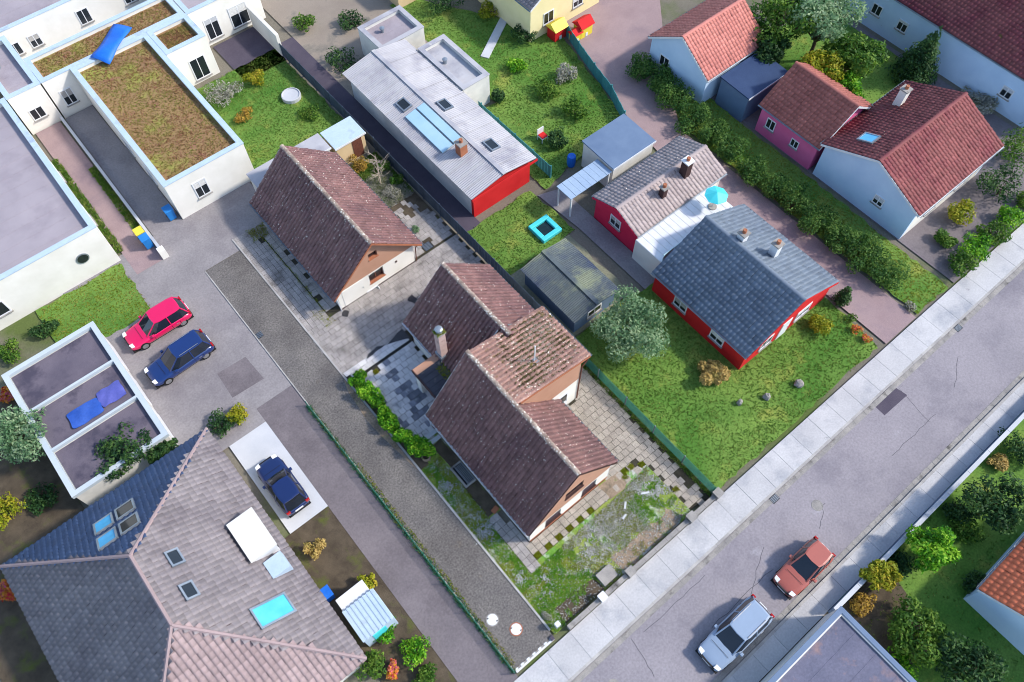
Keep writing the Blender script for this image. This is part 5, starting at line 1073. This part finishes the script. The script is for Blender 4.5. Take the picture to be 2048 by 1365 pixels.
# ---- across the street
lawn('across_lawn', [(10.2,-13.35),(60,-13.35),(60,-40),(10.2,-40)], 9, .1); sheet('across_bed', jag([(10.0,-13.4),(14.5,-13.4),(13.5,-18),(10.0,-18)], .2, 1), -.012, SOIL)
flat_building('street_garage', 'grey flat roofed garage with round rust stain across the street', 2.6, 9.7, -18.6, -13.35, 2.4, mat('stained_flat_roof', C(92, 94, 112), C(106, 106, 124), .4, .9, .3, 9, fine=.15, patches=[(C(150, 122, 116), .3, .5, .62)]), WHITE_D, BGREY, .12, .22, 'garage', wins=[('+X', -16, .9, 1, .8)])
for k, (px_, py_, h_, r_, m_, lb) in enumerate([(1865,1095,2.6,1.35,LEAF_B,'round bright green tree across the street'),(1760,1150,1.6,1.0,LEAF_Y,'yellow green tree beside the flat garage'),(1990,1010,3.0,1.7,LEAF_D,'dark tree at the far hedge across the street'),(1830,1260,2.0,1.6,LEAF_M,'green tree between garage and orange roof'),(1940,1340,2.6,1.8,LEAF_D,'dark tree below the orange roof')]):
    x, y = G(px_, py_, h_*.6); tree('garden_tree', lb, x, y, h_, r_, m_, 3200, .11)
for k, (px_, py_, r_, h_, m_, lb) in enumerate([(2030,880,1.3,1.1,LEAF_D,'dark hedge bush at the far pavement by the frame edge'),(1970,900,.7,.6,LEAF_P,'straw coloured clump by the far pavement'),(1880,980,1.0,.9,LEAF_D,'dark bush by the far pavement opposite the road patch'),(1740,1080,.9,.8,LEAF_D,'dark bush by the far pavement near the orange car'),(1930,1060,.9,.8,LEAF_M,'green bush behind the round bright tree'),(1720,1200,.8,.6,LEAF_O,'ochre shrub beside the garage'),(1790,1320,1.1,.8,LEAF_B,'bright green shrub at the garage corner'),(1960,1170,1.0,.8,LEAF_D,'dark shrub before the orange roof')]):
    x, y = G(px_, py_, h_*.5); y = min(y, -13.65-r_*.8); bush('across_shrub', lb, 'shrub', x, y, r_, h_, m_, 1100, .09)
gable_building('orange_roofed_house', 'house with orange and rose roof across the street', 16.2, 24.0, -24.5, -17.6, 2.2, 4.3, 'x', mat('orange_tile', C(198, 104, 72), C(208, 116, 82), .5, .7, .2, 60, island=.12), WHITE_SHADE, .2)
o = thing('street_wall', 'low blue grey garden wall along the far pavement', 'wall', (20, -13.4, 0)); 
for k in range(12): MB().box(10.0+k*2.0, 11.98+k*2.0, -13.5, -13.32, -.2, .85).build('wall_section', BGREY, o); MB().box(10.0+k*2.0-.0, 11.98+k*2.0, -13.53, -13.29, .852, .9).build('coping_stone', WALKM, o)

# ---- lower left: hipped house
P9 = thing('hipped_house', 'large house with grey violet hipped roof beside the lane', 'house', (-16.5, 8, 0))
MB().box(-22.0, -10.9, .6, 15.4, -.12, 3.0).build('walls', WHITE_D, P9)
ex0, ex1, ey0, ey1 = -22.6, -10.5, .1, 16.0; e_z, r_z = 3.0, 7.0; rA, rB = (-16.3, 10.2), (-16.3, 6.1)
def hip(pts, mt, nm='roof_plane'):
    pts = [Vector(p) for p in pts]; n = (pts[1]-pts[0]).cross(pts[2]-pts[0]).normalized(); n = n if n.z > 0 else -n
    d = Vector((n.x, n.y, 0)); d = (d.normalized()*n.z-Vector((0,0,1))*math.hypot(n.x, n.y)).normalized(); u = n.cross(d)
    o0 = pts[0]; uv = [((p-o0).dot(u), (p-o0).dot(d)) for p in pts]; us = [a for a, b in uv]; vs_ = [b for a, b in uv]
    pp0 = o0+u*min(us)+d*min(vs_); pp1 = o0+u*max(us)+d*min(vs_)
    mu, mv = sum(us)/len(us), sum(vs_)/len(vs_)
    def skip(c):
        q = c-np.array(o0); a = q@np.array(u); b = q@np.array(d); return ~inside(a, b, [(mu+(a_-mu)*1.035, mv+(b_-mv)*1.035) for a_, b_ in uv])
    slope(P9, pp0, pp1, d, max(vs_)-min(vs_), mt, .3, .34, skip, deck=False)
    MB().extrude([tuple(p-n*.03) for p in pts], tuple(-n*.1)).build(nm, DARKT, P9)
a_, b_ = (*rA, r_z), (*rB, r_z); c00, c10, c11, c01 = (ex0,ey0,e_z), (ex1,ey0,e_z), (ex1,ey1,e_z), (ex0,ey1,e_z)
SHADE_T = mat('shaded_blue_grey_tile', C(58, 78, 112), C(70, 90, 124), .5, .6, .2, 60, island=.14, spec=.4); GREY_P = mat('pinkish_grey_tile', C(138, 122, 124), C(152, 135, 136), .4, .75, .2, 60, island=.12)  # blue tone paints the shade of the roof's far plane into its tiles
hip([a_, c11, c01], SHADE_T); hip([b_, c10, c11, a_], GREY_T); hip([b_, c00, c10], GREY_P); hip([a_, c01, c00, b_], GREY_T)
for p_, q_ in ((a_, b_), (a_, c11), (a_, c01), (b_, c10), (b_, c00)):
    mb = MB(); mb.tube([Vector(p_)+Vector((0,0,.06)), Vector(q_)+Vector((0,0,.06))], .1, 6); mb.build('hip_cap', GREY_P, P9)
kk = (r_z-e_z)/(ey1-rA[1])
for x in (-17.1, -15.9):
    for yy in (13.7, 12.4): skylight(P9, (x, yy, e_z+(ey1-yy)*kk+.05), (1,0,0), (0,1,-kk), .95, 1.05, GLASSB if x < -16.5 else MATS['window_glass'])
ke = (r_z-e_z)/(ex1-rA[0]); zE = lambda x: e_z+(ex1-x)*ke
skylight(P9, (-12.7, 4.5, zE(-12.7)+.05), (0,1,0), (1,0,-ke), 1.1, 1.9, mat('cyan_rooflight', C(70, 170, 200), C(90, 184, 210), 1, .2, 0, 20, fine=.02))
skylight(P9, (-14.9, 9.2, zE(-14.9)+.05), (0,1,0), (1,0,-ke), .8, .6, GLASS); skylight(P9, (-15.1, 7.3, zE(-15.1)+.05), (0,1,0), (1,0,-ke), .8, .6, GLASS)
dm = MB().box(-12.2, -10.9, 7.3, 9.6, 3.0, 4.5).build('dormer', TRIM, P9); MB().box(-12.3, -10.8, 7.2, 9.7, 4.502, 4.6).build('dormer_roof', mat('white_sheet', C(206, 206, 198), C(216, 216, 208), .6, .6, .03, 20, fine=.03), dm); MB().box(-10.9, -10.86, 7.5, 9.4, 3.3, 4.3).build('pane', GLASS, dm)
MB().box(-11.9, -10.9, 6.0, 7.0, 3.0, 4.1).build('balcony_box', LBLUE, P9)
MB().box(-19.2, -17.9, 2.5, 3.8, 3.8, 4.9).build('roof_vent_box', TRIM, P9)
t = thing('container_shed', 'pale blue metal container shed with white end beside the lane', 'shed', (-9.3, 2.5, 0)); MB().box(-10.2, -8.3, 1.1, 3.0, -.1, 1.9).build('body', LBLUE, t, bevel=.02)
for k in range(8): MB().box(-10.25+k*.25, -10.14+k*.25, 1.05, 3.02, 1.902, 1.93).build('roof_rib', LBLUE, t)
MB().box(-10.2, -8.5, 3.05, 3.8, -.1, 1.7).build('end_locker', TRIM, t, bevel=.02); MB().box(-9.7, -8.9, 1.06, 1.1, .1, 1.6).build('door', CYAN, t)
x, y = G(655, 1190, .5); bin_(x, y, BLUESH, 'bright blue wheeled bin next to the container shed')
for k, (px_, py_, r_, h_, m_, lb) in enumerate([(630,1100,.6,.9,LEAF_P,'straw coloured shrub between the hipped house and the lane'),(735,1165,.5,.7,LEAF_Y,'yellow shrub beside the container shed'),(770,1260,.8,.8,LEAF_B,'bright green hedge bush next to the container shed'),(830,1300,.8,.8,LEAF_B,'bright green hedge bush at the lane edge'),(740,1325,.9,.8,LEAF_M,'green hedge bush under the hipped roof eave'),(850,1355,.7,.7,LEAF_M,'green hedge bush at the street end of the lane'),(787,1340,.45,.5,LEAF_R,'red and yellow flower clump inside the green hedge'),(480,830,.8,.7,LEAF_Y,'orange green shrub on the parking pad corner'),(440,850,.9,.6,LEAF_D,'dark shrub at the yard edge near the hipped roof')]):
    x, y = G(px_, py_, h_*.5); bush('lane_shrub', lb, 'shrub', x, y, r_, h_, m_, 1100, .08)
# ---- low walled garage block
Q = thing('garage_block', 'low flat roofed garage block with pale parapets and three dark bays', 'garage', (-15.5, 22.5, 0))
MB().box(-18.2, -12.5, 17.6, 27.2, -.1, 2.1).build('walls', WHITE_D, Q)
BAY = mat('dark_grey_roofing_felt', C(88, 82, 94), C(108, 100, 110), .5, .9, .4, 30, fine=.15, patches=[(C(70, 66, 80), .6, .5, .65)])
for k in range(3): MB().box(-17.95, -12.75, 17.85+k*3.1, 20.75+k*3.1, 2.102, 2.14).build('roof_bay', BAY, Q)
for b in ((-18.3,-12.4,17.5,17.8),(-18.3,-12.4,27.0,27.3),(-18.3,-18.0,17.8,27.0),(-12.7,-12.4,17.8,27.0),(-18.0,-12.7,20.8,20.95),(-18.0,-12.7,23.9,24.05)): MB().box(*b, 2.141, 2.4).build('parapet', mat('pale_blue_grey_parapet', C(170, 182, 190), C(184, 194, 200), .6, .8, .05, 30, fine=.05), Q)
for k in range(3): MB().box(-12.5, -12.46, 18.2+k*3.1, 20.4+k*3.1, .0, 1.9).build('garage_door', TRIM, Q)
for k, (x, y, L_, W_, m_, lb) in enumerate([(-15.5,21.9,1.9,1.2,TARP,'crumpled blue tarpaulin on the garage roof'),(-13.8,22.1,1.5,1.2,VIOT,'violet blue tarpaulin on the garage roof beside the parapet')]):
    V = []; fs = []
    for i in range(7):
        for j in range(5): V.append((x+(i/6-.5)*L_+random.uniform(-.06,.06), y+(j/4-.5)*W_+random.uniform(-.06,.06), 2.17+.09*math.sin(i/6*3.14)*math.sin(j/4*3.14)+random.uniform(0,.13)))
    for i in range(6):
        for j in range(4): fs.append((i*5+j, (i+1)*5+j, (i+1)*5+j+1, i*5+j+1))
    o = MB().add(V, fs).build('tarpaulin', m_, smooth=False); o.modifiers.new('d', 'SUBSURF').levels = 1; o.modifiers.new('s', 'SOLIDIFY').thickness = .04; tag(o, lb, 'tarpaulin')
for k, (px_, py_, h_, r_, m_, lb) in enumerate([(45,870,3.2,1.9,LEAF_S,'pale green tree at the corner of the garage block'),(255,905,3.0,1.6,LEAF_D,'dark evergreen tree between garage block and hipped roof'),(330,900,2.2,1.0,LEAF_D,'small dark tree beside the garage block end')]):
    x, y = G(px_, py_, h_*.6); tree('yard_tree', lb, x, y, h_, r_, m_, 3600, .11)
for k, (px_, py_, r_, h_, m_, lb) in enumerate([(10,1020,1.2,1.0,LEAF_Y,'yellow green bush left of the hipped house'),(20,700,1.0,.8,LEAF_M,'green bush behind the garage block'),(15,790,.6,.5,LEAF_R,'red flowering bush by the garage block wall'),(80,990,1.2,.5,LEAF_D,'dark low bush in the bed by the hipped house'),(20,1180,.6,.5,LEAF_R,'red flowering bush by the hipped house gutter'),(90,660,.9,.7,LEAF_D,'dark bush on the yard lawn')]):
    x, y = G(px_, py_, h_*.5); bush('yard_shrub', lb, 'shrub', x, y, r_, h_, m_, 1000, .09)
sheet('dark_bed_by_hipped_house', R4(-26, -18.6, 10, 28), -.04, SOIL)

# ============================================================ CARS
def car(label, x, y, ang, paint, L=4.2, W=1.74, Hh=1.46, kind='hatch', group=None):
    t = thing('parked_car', label, 'car', (0, 0, 0), group); g = .16; zs_ = .78*Hh/1.46
    hl = L/2
    # stations: x, half width, top of body
    st = [(-hl,.62,.58),(-hl+.08,.80,.74),(-hl+.35,.86,zs_+.06),(-hl+.9,.87,zs_+.08),(-.2,.87,zs_+.06),(hl-1.35,.87,zs_+.02),(hl-.8,.85,zs_-.06),(hl-.35,.81,zs_-.12),(hl-.08,.72,.60),(hl,.56,.5)]
    V = []; fs = []; W2 = W/1.74
    for (sx, hw, zt_) in st:
        hw *= W2; zb = g+(.06 if abs(sx) > hl-.1 else 0)
        for (fy, z) in ((-.96,zb),(-1.0,zb+.22),(-1.0,zt_-.14),(-.93,zt_-.03),(-.6,zt_+.0),(0,zt_+.025),(.6,zt_),(.93,zt_-.03),(1.0,zt_-.14),(1.0,zb+.22),(.96,zb)): V.append((sx, fy*hw, max(z, zb+.01)))
    n = 11
    for i in range(len(st)-1):
        for j in range(n): fs.append((i*n+j, (i+1)*n+j, (i+1)*n+(j+1) % n, i*n+(j+1) % n))
    fs += [tuple(range(n)), tuple(reversed(range((len(st)-1)*n, len(st)*n)))]
    b = MB().add(V, fs).build('body', paint, t, True); b.modifiers.new('s', 'SUBSURF').levels = 1; b.modifiers['s'].render_levels = 1
    # cabin: base and roof outlines
    rb = -hl+(.12 if kind != 'saloon' else .75); rt = rb+(.32 if kind != 'saloon' else .75); ft = hl-2.05; fb = hl-1.25; hb, ht = .80*W2, .60*W2; z0, z1 = zs_-.02, Hh-.04
    base = [(rb,-hb*.86),(rb+.5,-hb),(fb-.5,-hb),(fb,-hb*.8),(fb+.06,0),(fb,hb*.8),(fb-.5,hb),(rb+.5,hb),(rb,hb*.86),(rb-.04,0)]
    top = [(rt,-ht*.9),(rt+.4,-ht),(ft-.3,-ht),(ft,-ht*.88),(ft+.05,0),(ft,ht*.88),(ft-.3,ht),(rt+.4,ht),(rt,ht*.9),(rt-.03,0)]
    m_ = len(base)
    gl = MB().add([(a, c_, z0) for a, c_ in base]+[(a, c_, z1) for a, c_ in top], [(i, (i+1) % m_, m_+(i+1) % m_, m_+i) for i in range(m_)]+[tuple(range(m_, 2*m_))]); gl.build('window_glass', MATS['car_glass'], t)
    rf = MB(); o1 = [(a*1.0+(.02 if a > 0 else -.02), c_*1.03) for a, c_ in top]; o2 = [(a*.97, c_*.86) for a, c_ in top]
    rf.add([(a, c_, z1-.015) for a, c_ in o1]+[(a, c_, z1+.035) for a, c_ in o1]+[(a, c_, z1+.055) for a, c_ in o2], [(i, (i+1) % m_, m_+(i+1) % m_, m_+i) for i in range(m_)]+[(m_+i, m_+(i+1) % m_, 2*m_+(i+1) % m_, 2*m_+i) for i in range(m_)]+[tuple(range(2*m_, 3*m_))]); rf.build('roof', paint, t, False)
    for i in (0, 3, 5, 8): MB().tube([(base[i][0], base[i][1], z0), (top[i][0], top[i][1], z1)], [.05, .04], 6).build('pillar', paint, t)
    for s in (-1, 1):
        xm = (rt+ft)/2+.1; MB().tube([(xm, s*hb*1.0, z0), (xm, s*ht*1.01, z1)], [.04, .035], 6).build('pillar', paint, t)
        MB().box(fb-.42, fb-.24, s*(hb+.03)-.0 if s > 0 else -(hb+.2), (hb+.2) if s > 0 else -(hb+.03), zs_+.02, zs_+.16).build('mirror', paint, t, bevel=.03)
        hlm = MB().add([(hl-.30, s*.42*W2, zs_-.14),(hl-.32, s*.74*W2, zs_-.16),(hl-.12, s*.70*W2, .62),(hl-.05, s*.42*W2, .62)], [(0,1,2,3)]).build('headlight', LAMPG, t); hlm.modifiers.new('s', 'SOLIDIFY').thickness = .05; hlm.location = (0.02, 0, .035)
        MB().box(-hl+.03, -hl+.14, s*.66*W2-.14, s*.66*W2+.1, .60, .84).build('tail_light', LAMPR, t, bevel=.02)
        for wx in (-hl+.78, hl-.82):
            w_ = MB(); yy = s*(W/2-.02); w_.tube([(wx, yy-.19*s, .31), (wx, yy+.005*s, .31)], .31, 18); wo_ = w_.build('wheel', RUB, t)
            MB().tube([(wx, yy, .31), (wx, yy+.012*s, .31)], .2, 14).build('rim', ALLOY, wo_)
    MB().box(-hl-.02, -hl+.02, -.26, .26, .5, .62).build('number_plate', TRIM, t); MB().box(hl-.03, hl+.015, -.26, .26, .36, .47).build('number_plate', TRIM, t)
    MB().box(-hl+.02, hl-.02, -W/2*.86, W/2*.86, .14, .2).build('underbody', PLASTIC, t)
    MB().box(hl-.12, hl+.005, -.5*W2, .5*W2, .48, .58).build('grille', PLASTIC, t, bevel=.01); MB().box(-hl-.012, -hl+.1, -.62*W2, .62*W2, .26, .42).build('bumper', PLASTIC, t, bevel=.02)
    for s in (-1, 1):
        for xx in (fb-.35, (rt+ft)/2+.1, rb+.75): MB().box(xx-.008, xx+.008, s*.862*W2-.012, s*.862*W2+.012, .3, zs_-.06).build('door_seam', PLASTIC, t)
        MB().box(xx+.1, xx+.3, s*.87*W2-.012, s*.87*W2+.02, zs_-.2, zs_-.16).build('door_handle', ALLOY, t)
        MB().tube([(fb-.02, s*.1+.25, zs_+.0), (fb-.22, s*.1+.6*s, zs_+.12)], .012, 4).build('wiper', PLASTIC, t)
    MB().add([(hl-.95,-.6*W2,zs_+.0),(hl-.95,.6*W2,zs_+.0),(hl-.93,.6*W2,zs_+.0),(hl-.93,-.6*W2,zs_+.0)], [(0,1,2,3)]).build('bonnet_seam', PLASTIC, t)
    if kind == 'estate':
        for s in (-1, 1): MB().tube([(rt+.3, s*ht*.9, z1+.09), (ft-.2, s*ht*.9, z1+.09)], .02, 6).build('roof_rail', ALLOY, t)
    t.location = (x, y, -.1 if y < -7 else -.03); t.rotation_euler = (0, 0, ang); return t
glass('car_glass', (.010, .014, .022, 1), .05)
def paint(n, c): return mat(n, c, tuple(v*1.06 for v in c[:3])+(1,), 2, .3, 0, 30, coord='obj', fine=.02, spec=.5, coat=.8)
car('magenta red hatchback parked in the yard beside the lawn', -9.5, 26.0, math.pi, paint('magenta_red_paint', C(206, 12, 84)), 4.3)
car('dark blue estate car parked next to the magenta car', -9.6, 22.85, math.pi+.04, paint('dark_blue_paint', C(16, 44, 100)), 4.3, kind='estate')
car('navy hatchback standing on the pale parking pad', -9.0, 11.6, math.pi/2, paint('navy_paint', C(14, 34, 84)), 3.8, 1.66)
car('silver estate car parked at the far kerb', 5.15, -10.85, math.pi, paint('silver_paint', C(132, 150, 172)), 4.4, kind='estate')
car('orange red small car parked behind the silver car', 10.6, -10.9, math.pi, paint('orange_red_paint', C(158, 84, 70)), 3.6, 1.62, 1.5)
